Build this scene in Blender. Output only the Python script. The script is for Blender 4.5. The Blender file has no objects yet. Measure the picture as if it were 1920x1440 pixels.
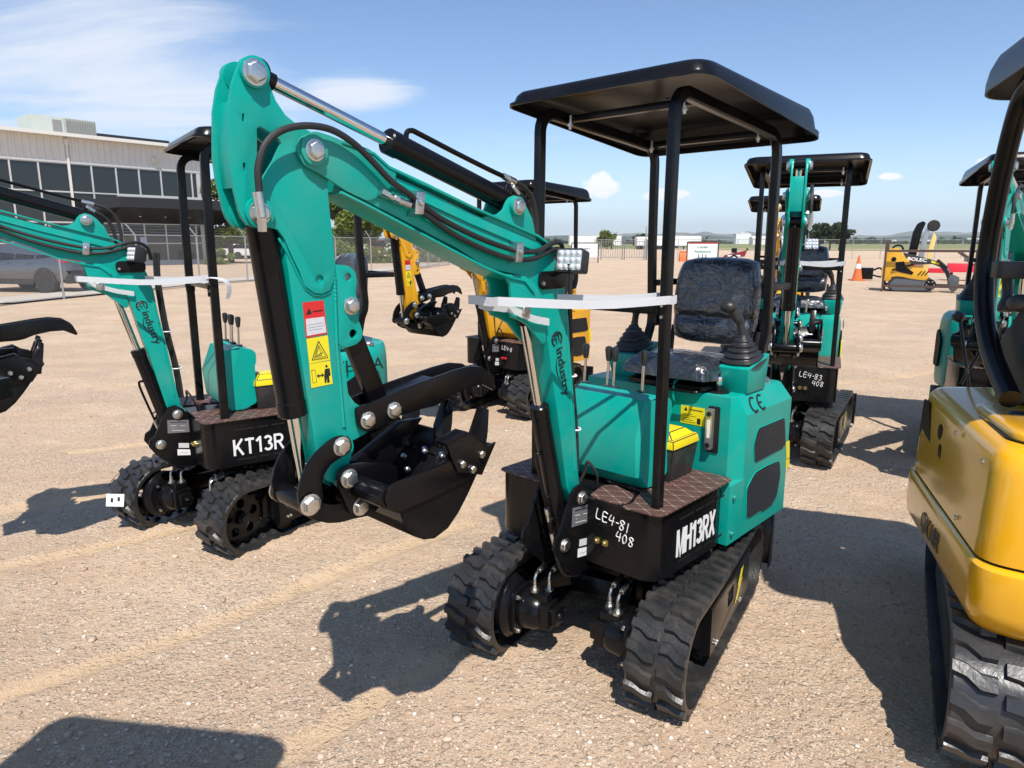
import bpy, bmesh, math, random
import numpy as np
from mathutils import Vector, Matrix, Euler
from mathutils.geometry import tessellate_polygon
random.seed(7)
R = math.radians
sc = bpy.context.scene
COL = sc.collection
# ---------------------------------------------------------------- camera, sky, sun, exposure
cd = bpy.data.cameras.new('camera'); cam = bpy.data.objects.new('camera', cd); COL.objects.link(cam)
cam.location = (0, 0, 1.6); cam.rotation_euler = (R(90) - math.atan(265/1320), 0, 0)
cd.sensor_width = 36; cd.lens = 36*1320/1920; cd.clip_start = .05; cd.clip_end = 20000
sc.camera = cam
sc.render.resolution_x = 1024; sc.render.resolution_y = 768
SUN_AZ = 172.0      # compass bearing of the sun measured from +Y towards +X
SUN_EL = 58.0
sd = bpy.data.lights.new('sun', 'SUN'); sun = bpy.data.objects.new('sun', sd); COL.objects.link(sun)
sd.energy = 4.8; sd.angle = R(.53); sd.color = (1, .955, .89)
sdir = Vector((math.sin(R(SUN_AZ))*math.cos(R(SUN_EL)), math.cos(R(SUN_AZ))*math.cos(R(SUN_EL)), math.sin(R(SUN_EL))))
sun.rotation_euler = sdir.to_track_quat('Z', 'Y').to_euler()
sun.location = (0, 0, 30)
sc.view_settings.view_transform = 'Standard'; sc.view_settings.look = 'None'
sc.view_settings.gamma = 1; sc.view_settings.exposure = .28

class NT:
    """small helper for node trees"""
    def __init__(s, tree): s.t = tree; s.n = tree.nodes; s.l = tree.links
    def add(s, typ, **kw):
        n = s.n.new(typ)
        for k, v in kw.items():
            if k == 'ins':
                for kk, vv in v.items(): s.put(n, kk, vv)
            else: setattr(n, k, v)
        return n
    def put(s, n, k, v):
        i = n.inputs[k]
        if isinstance(v, bpy.types.NodeSocket): s.l.new(v, i)
        elif hasattr(i, 'default_value'):
            if isinstance(v, (tuple, list)) and len(v) == 3 and len(i.default_value) == 4: v = (*v, 1)
            i.default_value = v
    def math(s, op, a, b=None, c=None, clamp=False):
        n = s.add('ShaderNodeMath', operation=op, use_clamp=clamp); s.put(n, 0, a)
        if b is not None: s.put(n, 1, b)
        if c is not None: s.put(n, 2, c)
        return n.outputs[0]
    def vmath(s, op, a, b=None):
        n = s.add('ShaderNodeVectorMath', operation=op); s.put(n, 0, a)
        if b is not None: s.put(n, 1, b)
        return n.outputs['Value'] if op in ('LENGTH', 'DISTANCE', 'DOT_PRODUCT') else n.outputs[0]
    def mix(s, f, a, b):
        n = s.add('ShaderNodeMix', data_type='RGBA'); s.put(n, 0, f); s.put(n, 6, a); s.put(n, 7, b); return n.outputs[2]
    def noise(s, vec, scale, detail=4, rough=.55, dist=0):
        n = s.add('ShaderNodeTexNoise'); s.put(n, 'Vector', vec); s.put(n, 'Scale', scale); s.put(n, 'Detail', detail)
        s.put(n, 'Roughness', rough); s.put(n, 'Distortion', dist); return n.outputs['Fac']
    def ramp(s, f, a, b):
        n = s.add('ShaderNodeMapRange', interpolation_type='SMOOTHSTEP'); s.put(n, 0, f); s.put(n, 1, a); s.put(n, 2, b); return n.outputs[0]

w = bpy.data.worlds.new('World'); sc.world = w; w.use_nodes = True
t = NT(w.node_tree); bg = w.node_tree.nodes['Background']
sky = t.add('ShaderNodeTexSky', sky_type='NISHITA', sun_disc=False, sun_elevation=R(SUN_EL), sun_rotation=R(SUN_AZ))
sky.altitude = 1500; sky.air_density = 1.0; sky.dust_density = .7; sky.ozone_density = 3.0
tc = t.add('ShaderNodeTexCoord'); dirv = tc.outputs['Generated']
sep = t.add('ShaderNodeSeparateXYZ', ins={0: dirv}); X, Y, Z = sep.outputs
# flat cloud deck coordinates for the cirrus
zc = t.math('MAXIMUM', Z, .02)
px = t.math('DIVIDE', X, t.math('ADD', zc, .12)); py = t.math('DIVIDE', Y, t.math('ADD', zc, .12))
dk = t.add('ShaderNodeCombineXYZ', ins={0: px, 1: py, 2: .0}).outputs[0]
rot = t.add('ShaderNodeMapping', ins={'Vector': dk, 'Rotation': (0, 0, R(28)), 'Scale': (.45, 1.5, 1)}).outputs[0]
wisp = t.noise(rot, 1.6, 9, .62, .6)
def blob(az, el, sx, sz):
    """soft angular mask round one direction of the sky"""
    c = (math.sin(R(az))*math.cos(R(el)), math.cos(R(az))*math.cos(R(el)), math.sin(R(el)))
    d = t.vmath('SUBTRACT', dirv, c)
    d = t.vmath('MULTIPLY', d, (1/sx, 1/sx, 1/sz))
    l = t.vmath('LENGTH', d)
    return t.ramp(l, 1.0, 0.0)
def addm(lst):
    r = lst[0]
    for q in lst[1:]: r = t.math('MAXIMUM', r, q)
    return r
cm = addm([blob(-34, 18, .46, .24), blob(-27, 11, .42, .16), blob(-12, 11, .16, .05), blob(-44, 13, .5, .3), t.math('MULTIPLY', blob(3, 9, .3, .05), .5)])
cir = t.ramp(t.math('ADD', t.math('MULTIPLY', wisp, 1.1), t.math('MULTIPLY', cm, .72)), .78, 1.30)
cir = t.math('MULTIPLY', cir, .85)
# small fair weather clouds low over the horizon
puff = t.noise(t.vmath('MULTIPLY', dirv, (1, 1, 1.6)), 26, 7, .6, .15)
pm = addm([blob(7.2, 4.3, .045, .03), blob(12, 3.6, .05, .013), blob(2, 3.5, .09, .014), blob(27.2, 4.5, .028, .009), blob(23.5, 3.5, .03, .008), blob(33, 5.2, .03, .012), blob(-24, 3, .09, .02)])
pm2 = t.math('MULTIPLY', pm, t.ramp(pm, 0, .25))
puf = t.ramp(t.math('ADD', puff, t.math('MULTIPLY', pm2, .5)), .68, .86)
puf = t.math('MULTIPLY', puf, t.math('MULTIPLY', t.ramp(pm, 0, .3), .9))
col = t.mix(cir, sky.outputs[0], (5.4, 5.7, 6.2))
# pale dusty air near the horizon
hz = t.ramp(Z, .16, -.01)
col = t.mix(t.math('MULTIPLY', hz, .55), col, (4.3, 5.1, 6.1))
col = t.mix(puf, col, (6.9, 6.9, 7.1)); t.put(bg, 'Color', col); bg.inputs['Strength'].default_value = .138

# ---------------------------------------------------------------- materials
MATS = {}
def mat(name, color, rough=.5, metal=0, coat=0, bump=0, bscale=60, dust=0, dustc=(.33, .25, .17), spec=.5, var=0, vscale=8, coat_rough=.05, emis=None, dscale=6, dlo=.45, dhi=.75, dz=None):
    if name in MATS: return MATS[name]
    m = bpy.data.materials.new(name); m.use_nodes = True; t = NT(m.node_tree); b = m.node_tree.nodes['Principled BSDF']
    tc = t.add('ShaderNodeTexCoord').outputs['Object']
    c = (*color, 1); cs = None
    if var:
        n = t.noise(tc, vscale, 5)
        cs = t.mix(n, tuple(x*(1-var) for x in color), tuple(min(1, x*(1+var)) for x in color))
    if dust:
        n = t.noise(tc, dscale, 8, .65); f = t.math('MULTIPLY', t.ramp(n, dlo, dhi), dust)
        if dz is not None:
            zz = t.add('ShaderNodeSeparateXYZ', ins={0: tc}).outputs[2]
            f = t.math('ADD', f, t.math('MULTIPLY', t.ramp(zz, dz[1], dz[0]), t.math('MULTIPLY', t.ramp(t.noise(tc, 25, 6, .7), .3, .6), dz[2])), clamp=True)
        cs = t.mix(f, cs if cs is not None else c, dustc)
        rr = t.math('ADD', t.math('MULTIPLY', f, .5), rough, clamp=True); t.put(b, 'Roughness', rr)
    else: b.inputs['Roughness'].default_value = rough
    if cs is not None: t.put(b, 'Base Color', cs)
    else: b.inputs['Base Color'].default_value = c
    if not dust and rough > .15 and metal < .5:
        t.put(b, 'Roughness', t.math('ADD', t.math('MULTIPLY', t.noise(tc, 11, 5, .6), .16), rough-.08, clamp=True))
    b.inputs['Metallic'].default_value = metal; b.inputs['Specular IOR Level'].default_value = spec
    b.inputs['Coat Weight'].default_value = coat; b.inputs['Coat Roughness'].default_value = coat_rough
    if bump:
        bn = t.add('ShaderNodeBump', ins={'Strength': bump, 'Distance': .004, 'Height': t.noise(tc, bscale, 5)})
        t.put(b, 'Normal', bn.outputs[0])
        if coat: t.put(b, 'Coat Normal', bn.outputs[0])
    if emis: b.inputs['Emission Color'].default_value = (*emis[0], 1); b.inputs['Emission Strength'].default_value = emis[1]
    MATS[name] = m; return m
TEAL = mat('teal_enamel', (.0, .335, .272), .34, coat=.06, coat_rough=.1, bump=.16, bscale=260, spec=.28, dust=.13, var=.05, dscale=3)
YELL = mat('yellow_enamel', (.78, .38, .01), .3, coat=.4, coat_rough=.1, bump=.1, bscale=200, dust=.12, var=.05)
ORNG = mat('golden_enamel', (.80, .40, .008), .22, coat=.6, coat_rough=.04, bump=.05, bscale=90, dust=.10, var=.04)
BLAK = mat('black_enamel', (.005, .005, .006), .24, bump=.08, bscale=120, spec=.24, dust=.02, dscale=5)
BLKM = mat('black_satin', (.005, .005, .006), .26, spec=.24, dust=.025, bump=.12, bscale=160)
PLAS = mat('black_plastic', (.02, .021, .023), .38, bump=.2, bscale=300, dust=.12)
RUBR = mat('track_rubber', (.020, .020, .020), .36, dust=.38, dustc=(.15, .125, .10), bump=.35, bscale=90, dscale=9, dlo=.42, dhi=.8)
HOSE = mat('hose_rubber', (.018, .018, .018), .5, bump=.3, bscale=400)
ZINC = mat('zinc_steel', (.62, .62, .60), .3, metal=1, bump=.25, bscale=150, var=.15)
CHRM = mat('chrome_rod', (.72, .72, .72), .09, metal=1)
SILV = mat('silver_paint', (.48, .49, .50), .3, metal=.7, coat=.5)
SEAT = mat('seat_vinyl', (.016, .017, .02), .3)
WHIT = mat('white_vinyl', (.8, .8, .8), .4)
INK = mat('black_ink', (.012, .014, .014), .45)
DYEL = mat('decal_yellow', (.80, .68, .02), .35)
DRED = mat('decal_red', (.62, .02, .02), .35)
PAPR = mat('paper_label', (.62, .62, .63), .45, var=.1, vscale=90)
GREYP = mat('grey_plate', (.22, .22, .225), .4, metal=.4)
LIDY = mat('yellow_plastic', (.78, .60, .01), .35)
MESH = mat('grille_black', (.008, .008, .008), .5)
CHALK = mat('paint_marker', (.75, .75, .72), .6)
# crinkled clear film over black vinyl
def film():
    m = bpy.data.materials.new('plastic_wrapped_vinyl'); m.use_nodes = True; t = NT(m.node_tree); b = m.node_tree.nodes['Principled BSDF']
    tc = t.add('ShaderNodeTexCoord').outputs['Object']
    n1 = t.noise(tc, 9, 3, .5, .9); r1 = t.math('ABSOLUTE', t.math('SUBTRACT', n1, .5)); n2 = t.noise(t.vmath('MULTIPLY', tc, (1, 1, 2.0)), 24, 3, .5, 1.2)
    r2 = t.math('ABSOLUTE', t.math('SUBTRACT', n2, .5)); h = t.math('ADD', t.math('MULTIPLY', r1, 2.2), t.math('MULTIPLY', r2, .7))
    bn = t.add('ShaderNodeBump', ins={'Strength': .9, 'Distance': .010, 'Height': h})
    t.put(b, 'Base Color', t.mix(t.ramp(r1, .035, .0), (.012, .015, .020), (.045, .052, .062))); b.inputs['Roughness'].default_value = .45
    b.inputs['Coat Weight'].default_value = 1; b.inputs['Coat Roughness'].default_value = .12; b.inputs['Coat IOR'].default_value = 1.8; t.put(b, 'Coat Normal', bn.outputs[0])
    t.put(b, 'Normal', bn.outputs[0])
    return m
FILM = film()
def quilt():
    m = bpy.data.materials.new('quilted_brown_leatherette'); m.use_nodes = True; t = NT(m.node_tree); b = m.node_tree.nodes['Principled BSDF']
    tc = t.add('ShaderNodeTexCoord').outputs['Object']
    s = t.add('ShaderNodeSeparateXYZ', ins={0: tc}); x, y = s.outputs[0], s.outputs[1]
    def line(a):
        f = t.math('FRACT', t.math('MULTIPLY', a, 15)); d = t.math('ABSOLUTE', t.math('SUBTRACT', f, .5)); return d
    a = line(t.math('ADD', x, t.math('MULTIPLY', y, .62))); c = line(t.math('SUBTRACT', x, t.math('MULTIPLY', y, .62)))
    mx = t.math('MINIMUM', a, c); stitch = t.math('MULTIPLY', t.ramp(mx, .045, .015), t.ramp(t.noise(tc, 160, 2), .35, .55))
    knot = t.ramp(t.math('ADD', a, c), .13, .06)
    f = t.math('MAXIMUM', t.math('MULTIPLY', stitch, .7), knot)
    base = t.mix(t.noise(tc, 30, 6), (.075, .036, .030), (.115, .06, .05))
    t.put(b, 'Base Color', t.mix(f, base, (.42, .31, .25))); b.inputs['Roughness'].default_value = .5
    bn = t.add('ShaderNodeBump', ins={'Strength': .7, 'Distance': .006, 'Height': t.math('POWER', t.math('MULTIPLY', mx, 2), .5)}); t.put(b, 'Normal', bn.outputs[0])
    return m
QUILT = quilt()
def netmat():
    m = bpy.data.materials.new('perforated_grille'); m.use_nodes = True; t = NT(m.node_tree); b = m.node_tree.nodes['Principled BSDF']
    tc = t.add('ShaderNodeTexCoord').outputs['Object']
    v = t.add('ShaderNodeTexVoronoi', ins={'Vector': tc, 'Scale': 130, 'Randomness': .1})
    f = t.ramp(v.outputs['Distance'], .35, .45)
    t.put(b, 'Base Color', t.mix(f, (.002, .002, .002), (.012, .012, .013))); b.inputs['Roughness'].default_value = .6
    b.inputs['Specular IOR Level'].default_value = .138
    return m
NET = netmat()

# ---------------------------------------------------------------- mesh helpers
class MB:
    def __init__(s): s.v = []; s.f = []; s.m = []; s.cur = 0
    def mi(s, i): s.cur = i; return s
    def add(s, vs, fs):
        o = len(s.v); s.v += [tuple(map(float, q)) for q in vs]; s.f += [tuple(o+i for i in f) for f in fs]; s.m += [s.cur]*len(fs); return s
    def box(s, x0, x1, y0, y1, z0, z1):
        return s.add([(x0,y0,z0),(x1,y0,z0),(x1,y1,z0),(x0,y1,z0),(x0,y0,z1),(x1,y0,z1),(x1,y1,z1),(x0,y1,z1)],
                     [(0,3,2,1),(4,5,6,7),(0,1,5,4),(1,2,6,5),(2,3,7,6),(3,0,4,7)])
    def hexa(s, b, t):
        """eight corner block: four bottom points and four top points"""
        return s.add(list(b)+list(t), [(0,3,2,1),(4,5,6,7),(0,1,5,4),(1,2,6,5),(2,3,7,6),(3,0,4,7)])
    def bar(s, p0, p1, wd, ht, up=(0,0,1)):
        p0, p1 = Vector(p0), Vector(p1); d = (p1-p0).normalized(); u = Vector(up)
        if abs(d.dot(u)) > .98: u = Vector((1,0,0))
        a = d.cross(u).normalized(); b = a.cross(d).normalized()
        q = [p+a*(sx*wd/2)+b*(sy*ht/2) for p in (p0,p1) for sx,sy in ((-1,-1),(1,-1),(1,1),(-1,1))]
        return s.add(q, [(0,1,2,3),(7,6,5,4),(0,4,5,1),(1,5,6,2),(2,6,7,3),(3,7,4,0)])
    def prism(s, pts, y0, y1, ax='y', holes=()):
        """outline in two axes pushed along the third; pts (a,b)"""
        def mk(a, b, c): return {'y': (a, c, b), 'x': (c, a, b), 'z': (a, b, c)}[ax]
        loops = [list(pts)] + [list(h) for h in holes]
        tri = tessellate_polygon([[Vector((a, b, 0)) for a, b in l] for l in loops]) if (holes or len(pts) > 4) else None
        flat = [p for l in loops for p in l]; n = len(flat)
        vs = [mk(a, b, y0) for a, b in flat] + [mk(a, b, y1) for a, b in flat]
        fs = []
        if tri is None: fs += [tuple(range(len(pts))), tuple(n+i for i in reversed(range(len(pts))))]
        else:
            for q in tri: fs += [tuple(q), tuple(n+i for i in reversed(q))]
        o = 0
        for l in loops:
            k = len(l)
            for i in range(k): j = (i+1) % k; fs.append((o+i, o+j, n+o+j, n+o+i))
            o += k
        return s.add(vs, fs)
    def cyl(s, p0, p1, r0, r1=None, n=20, cap=True):
        r1 = r0 if r1 is None else r1
        p0, p1 = Vector(p0), Vector(p1); d = (p1-p0).normalized(); u = Vector((0,0,1)) if abs(d.z) < .9 else Vector((1,0,0))
        a = d.cross(u).normalized(); b = a.cross(d)
        vs = []
        for p, r in ((p0,r0),(p1,r1)):
            for i in range(n):
                th = 2*math.pi*(i+.5)/n; vs.append(p + a*(r*math.cos(th)) + b*(r*math.sin(th)))
        fs = [(i, (i+1)%n, n+(i+1)%n, n+i) for i in range(n)]
        if cap: fs += [tuple(reversed(range(n))), tuple(range(n, 2*n))]
        return s.add(vs, fs)
    def rev(s, prof, p0, ax, n=20):
        """lathe: list of (distance along axis, radius)"""
        p0 = Vector(p0); d = Vector(ax).normalized(); u = Vector((0,0,1)) if abs(d.z) < .9 else Vector((1,0,0))
        a = d.cross(u).normalized(); b = a.cross(d); vs = []
        for l, r in prof:
            for i in range(n):
                th = 2*math.pi*i/n; vs.append(p0 + d*l + a*(r*math.cos(th)) + b*(r*math.sin(th)))
        k = len(prof); fs = [(j*n+i, j*n+(i+1)%n, (j+1)*n+(i+1)%n, (j+1)*n+i) for j in range(k-1) for i in range(n)]
        fs += [tuple(reversed(range(n))), tuple(range((k-1)*n, k*n))]
        return s.add(vs, fs)
    def hexh(s, c, ax, r=.018, h=.012):
        c = Vector(c); d = Vector(ax).normalized()
        s.cyl(c, c+d*h*.75, r, n=6); s.cyl(c+d*h*.75, c+d*h, r*.97, r*.8, n=6); return s
    def tube(s, pts, r, n=10, smooth=3):
        P = [Vector(p) for p in pts]
        if smooth > 1 and len(P) > 2:
            Q = []
            for i in range(len(P)-1):
                a = P[max(i-1,0)]; b = P[i]; c = P[i+1]; d = P[min(i+2,len(P)-1)]
                for k in range(smooth):
                    u = k/smooth
                    Q.append(.5*((2*b)+(c-a)*u+(2*a-5*b+4*c-d)*u*u+(3*b-a-3*c+d)*u**3))
            Q.append(P[-1]); P = Q
        prev = None; vs = []
        for i, p in enumerate(P):
            d = (P[min(i+1,len(P)-1)]-P[max(i-1,0)])
            if d.length < 1e-9: d = Vector((0,0,1))
            d.normalize()
            if prev is None:
                u = Vector((0,0,1)) if abs(d.z) < .9 else Vector((1,0,0)); a = d.cross(u).normalized()
            else:
                a = (prev - d*prev.dot(d)).normalized()
            prev = a; b = a.cross(d)
            rr = r[min(len(r)-1, int(round(i*(len(r)-1)/max(1,len(P)-1))))] if isinstance(r, list) else r
            for k in range(n):
                th = 2*math.pi*k/n; vs.append(p + a*(rr*math.cos(th)) + b*(rr*math.sin(th)))
        m = len(P); fs = [(j*n+i, j*n+(i+1)%n, (j+1)*n+(i+1)%n, (j+1)*n+i) for j in range(m-1) for i in range(n)]
        fs += [tuple(reversed(range(n))), tuple(range((m-1)*n, m*n))]
        return s.add(vs, fs)
    def grid(s, rows, closed=False):
        k = len(rows[0]); o = [p for r in rows for p in r]; fs = []
        for j in range(len(rows)-1):
            for i in range(k if closed else k-1): fs.append((j*k+i, j*k+(i+1)%k, (j+1)*k+(i+1)%k, (j+1)*k+i))
        return s.add(o, fs)
    def sph(s, c, r, n=10, sq=(1,1,1)):
        c = Vector(c); rows = []
        for j in range(n+1):
            ph = math.pi*j/n - math.pi/2
            rows.append([(c.x+sq[0]*r*math.cos(ph)*math.cos(2*math.pi*i/(2*n)), c.y+sq[1]*r*math.cos(ph)*math.sin(2*math.pi*i/(2*n)), c.z+sq[2]*r*math.sin(ph)) for i in range(2*n)])
        return s.grid(rows, True)
    def rbox(s, x0, x1, y0, y1, z0, z1, r, seg=3, ax='z'):
        """box with rounded vertical edges"""
        a0,a1,b0,b1,c0,c1 = {'z': (x0,x1,y0,y1,z0,z1), 'y': (x0,x1,z0,z1,y0,y1), 'x': (y0,y1,z0,z1,x0,x1)}[ax]
        return s.prism(rrect(a0,a1,b0,b1,r,seg), c0, c1, ax)
    def mesh(s, name, mats, bevel=0, seg=2, ang=35):
        me = bpy.data.meshes.new(name); me.from_pydata(s.v, [], s.f)
        for m in mats: me.materials.append(m)
        me.polygons.foreach_set('material_index', s.m)
        bm = bmesh.new(); bm.from_mesh(me)
        bmesh.ops.remove_doubles(bm, verts=bm.verts, dist=1e-5)
        bmesh.ops.recalc_face_normals(bm, faces=bm.faces)
        if bevel:
            bmesh.ops.dissolve_limit(bm, angle_limit=R(1), verts=bm.verts, edges=bm.edges, delimit={'MATERIAL'})
            es = [e for e in bm.edges if len(e.link_faces) == 2 and e.calc_face_angle(0) > R(28)]
            try: bmesh.ops.bevel(bm, geom=es, offset=bevel, segments=seg, affect='EDGES', profile=.6, clamp_overlap=True)
            except Exception: pass
        bm.to_mesh(me); bm.free()
        me.polygons.foreach_set('use_smooth', [True]*len(me.polygons)); me.set_sharp_from_angle(angle=R(ang)); me.update()
        return me
def rrect(x0, x1, y0, y1, r, seg=3):
    out = []
    for cx, cy, a in ((x1-r,y1-r,0),(x0+r,y1-r,90),(x0+r,y0+r,180),(x1-r,y0+r,270)):
        for i in range(seg+1): th = R(a+90*i/seg); out.append((cx+r*math.cos(th), cy+r*math.sin(th)))
    return out
def rpoly(pts, r, seg=3):
    """round every corner of an outline"""
    out = []; n = len(pts)
    for i in range(n):
        p0, p, p1 = Vector(pts[i-1]), Vector(pts[i]), Vector(pts[(i+1) % n])
        a = (p0-p); b = (p1-p); k = min(r, a.length*.45, b.length*.45)
        a = p+a.normalized()*k; b = p+b.normalized()*k
        for j in range(seg+1):
            u = j/seg; q = a*(1-u)**2+p*(2*u*(1-u))+b*u*u; out.append((q.x, q.y))
    return out
def circ(cx, cy, r, n=16): return [(cx+r*math.cos(2*math.pi*i/n), cy+r*math.sin(2*math.pi*i/n)) for i in range(n)]
def aslist(m): return list(m) if isinstance(m, (list, tuple)) else [m]
def obj(name, mb, mats, parent=None, mtx=None, bevel=0, seg=2, ang=35):
    me = mb if isinstance(mb, bpy.types.Mesh) else mb.mesh(name, aslist(mats), bevel, seg, ang)
    o = bpy.data.objects.new(name, me); COL.objects.link(o); o.parent = parent
    if mtx is not None: o.matrix_local = mtx
    return o
def tag(o, label=None, cat=None, group=None, kind=None):
    if label: o['label'] = label
    if cat: o['category'] = cat
    if group: o['group'] = group
    if kind: o['kind'] = kind
    return o
def empty(name, loc, rz=0):
    o = bpy.data.objects.new(name, None); COL.objects.link(o); o.location = loc; o.rotation_euler = (0, 0, rz); o.empty_display_size = .1
    return o
CACHE = {}
class Unit:
    """builds the parts of one thing; a mesh is made once per key and shared"""
    def __init__(s, root, pre): s.root = root; s.pre = pre; s.mtx = {}
    def part(s, name, key, fn, mats, frame=None, bevel=0, parent=None, seg=2, ang=35, wr=0):
        k = (name, key, s.pre)
        if k not in CACHE:
            CACHE[k] = fn().mesh(name, aslist(mats), bevel, seg, ang)
            if wr: wrinkle(CACHE[k], 3, wr)
        o = bpy.data.objects.new(name, CACHE[k]); COL.objects.link(o); o.parent = parent or s.root
        if parent is None and frame is not None: o.matrix_local = frame
        return o
def wrinkle(me, seed, amp):
    """push a fine mesh along its normals into crinkled folds"""
    from mathutils import noise as NZ
    me.update(); ns = [v.normal.copy() for v in me.vertices]
    for v, n in zip(me.vertices, ns):
        p = v.co*6.5+Vector((seed, 0, 0)); q = NZ.noise_vector(p*.7)*.8; a = abs(NZ.noise(p+q)); b = abs(NZ.noise(p*2.3+q*2)); c = abs(NZ.noise(p*5+q))
        v.co += n*amp*((.5-a)*1.8+(.5-b)*1.0+(.5-c)*.12)
def textmb(body, size, mtx, depth=.0012, bold=0.0, sx=1, shear=0, align='LEFT'):
    """lettering as real raised mesh"""
    cu = bpy.data.curves.new('t', 'FONT'); cu.body = body; cu.size = size; cu.extrude = depth/2; cu.offset = bold*size; cu.shear = shear; cu.align_x = align
    cu.resolution_u = 3
    to = bpy.data.objects.new('t', cu); COL.objects.link(to)
    dg = bpy.context.evaluated_depsgraph_get(); dg.update()
    me = bpy.data.meshes.new_from_object(to.evaluated_get(dg))
    mb = MB(); S = Matrix.Diagonal((sx, 1, 1, 1))
    mb.add([(mtx @ S @ v.co) for v in me.vertices], [tuple(p.vertices) for p in me.polygons])
    bpy.data.objects.remove(to); bpy.data.meshes.remove(me); bpy.data.curves.remove(cu)
    return mb
def basis(o, x, y):
    """matrix with origin o and text axes x (reading direction) and y (up)"""
    x = Vector(x).normalized(); y = Vector(y); y = (y-x*y.dot(x)).normalized(); z = x.cross(y)
    M_ = Matrix((x, y, z)).transposed().to_4x4(); M_.translation = Vector(o); return M_
# stroke lettering, unit cell 1 x 1.6
STROKES = {'L': [[(0,1.6),(0,.05),(.8,0)]], 'E': [[(.8,1.5),(0,1.55),(.05,0),(.85,.05)],[(0,.8),(.7,.85)]], '4': [[(.25,1.6),(0,.7),(.9,.8)],[(.75,1.5),(.65,0)]],
 '-': [[(.1,.8),(.6,.85)]], '8': [[(.8,1.4),(.4,1.6),(.1,1.25),(.75,.5),(.5,0),(.1,.25),(.35,.75),(.8,1.2),(.8,1.4)]], '1': [[(.3,1.6),(.25,0)]], '3': [[(.1,1.4),(.5,1.6),(.75,1.25),(.35,.9),(.8,.55),(.5,0),(.05,.2)]],
 '0': [[(.4,1.6),(.05,.9),(.3,0),(.75,.5),(.7,1.3),(.4,1.6)]]}
def hand(s, h, mtx, wd=.0035):
    mb = MB(); x = 0
    for c in s:
        for st in STROKES.get(c, []):
            P = [mtx @ Vector(((x+a)*h/1.6, b*h/1.6, .0008)) for a, b in st]
            mb.tube(P, wd/2, n=6, smooth=4)
        x += .75 if c in '1-' else 1.2
    return mb

def _arc(cx, cy, rx, ry, a0, a1, n=10): return [(cx+rx*math.cos(R(a0+(a1-a0)*i/n)), cy+ry*math.sin(R(a0+(a1-a0)*i/n))) for i in range(n+1)]
BLOCK = {'M': (.86, [[(.09,0),(.09,1)],[(.77,0),(.77,1)],[(.12,1),(.43,.02),(.74,1)]]), 'H': (.74, [[(.09,0),(.09,1)],[(.65,0),(.65,1)],[(.09,.53),(.65,.53)]]),
 '1': (.50, [[(.33,0),(.33,1)],[(.33,.93),(.06,.72)]]), '3': (.64, [_arc(.30,.735,.22,.18,155,-88,9),_arc(.30,.295,.25,.21,88,-155,9)]),
 'R': (.74, [[(.09,0),(.09,1)],[(.09,.92)]+_arc(.42,.705,.20,.215,90,-90,8)+[(.09,.49)],[(.36,.49),(.66,0)]]), 'X': (.70, [[(.06,0),(.64,1)],[(.64,0),(.06,1)]]),
 'K': (.74, [[(.09,0),(.09,1)],[(.12,.38),(.64,1)],[(.28,.58),(.66,0)]]), 'T': (.66, [[(.33,0),(.33,1)],[(.02,.91),(.64,.91)]])}
def blockmb(s, h, wx, mtx, wd=.17, slant=.0):
    """bold sign lettering cut from flat strips; strips of one letter share a height within a tenth of a millimetre"""
    mb = MB(); x = 0
    for ch in s:
        w_, sts = BLOCK[ch]
        for si, P in enumerate(sts):
            Q = [Vector((x+a*wx+slant*b, b*1.0)) for a, b in P]; hw = wd*.5; L_ = []; R_ = []
            for i, p in enumerate(Q):
                d0 = (Q[i]-Q[i-1]).normalized() if i else (Q[1]-Q[0]).normalized(); d1 = (Q[i+1]-Q[i]).normalized() if i < len(Q)-1 else d0
                m = (d0+d1); m = m.normalized() if m.length > 1e-6 else d0; n = Vector((-m.y, m.x)); k = min(1.6, 1/max(.3, n.dot(Vector((-d0.y, d0.x)))))
                L_.append(p+n*hw*k*(.92 if abs(d1.y) > .7 else 1)); R_.append(p-n*hw*k*(.92 if abs(d1.y) > .7 else 1))
            z = .0012+.00012*si
            rows = [[tuple(mtx @ Vector((a.x*h, a.y*h, zz))) for a, zz in ((l, 0), (l, z), (r, z), (r, 0))] for l, r in zip(L_, R_)]
            mb.grid(rows, True); mb.add(rows[0], [(0,1,2,3)]); mb.add(rows[-1], [(3,2,1,0)])
        x += w_*wx+.07*wx
    return mb

# ---------------------------------------------------------------- compact excavator
PIV = (.30, 0)
NB = Vector((0,1,0))
BOOM_TIP = (1.456, 1.823)
def track_path(n, R0=.172, xf=.462, xr=-.43, zc=.178):
    """points and outward normals round the rubber belt, spaced evenly"""
    segs = []; L1 = xf-xr; arc = math.pi*R0; tot = 2*L1+2*arc; out = []
    for i in range(n):
        s = tot*i/n
        if s < L1: x = xr+s; p = (x, zc+R0 - .012*math.sin(math.pi*s/L1)); nn = (0,1)
        elif s < L1+arc: a = math.pi/2-(s-L1)/R0; p = (xf+R0*math.cos(a), zc+R0*math.sin(a)); nn = (math.cos(a), math.sin(a))
        elif s < 2*L1+arc: x = xf-(s-L1-arc); p = (x, zc-R0); nn = (0,-1)
        else: a = -math.pi/2-(s-2*L1-arc)/R0; p = (xr+R0*math.cos(a), zc+R0*math.sin(a)); nn = (math.cos(a), math.sin(a))
        out.append((Vector((p[0], 0, p[1])), Vector((nn[0], 0, nn[1]))))
    return out, tot
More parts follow.
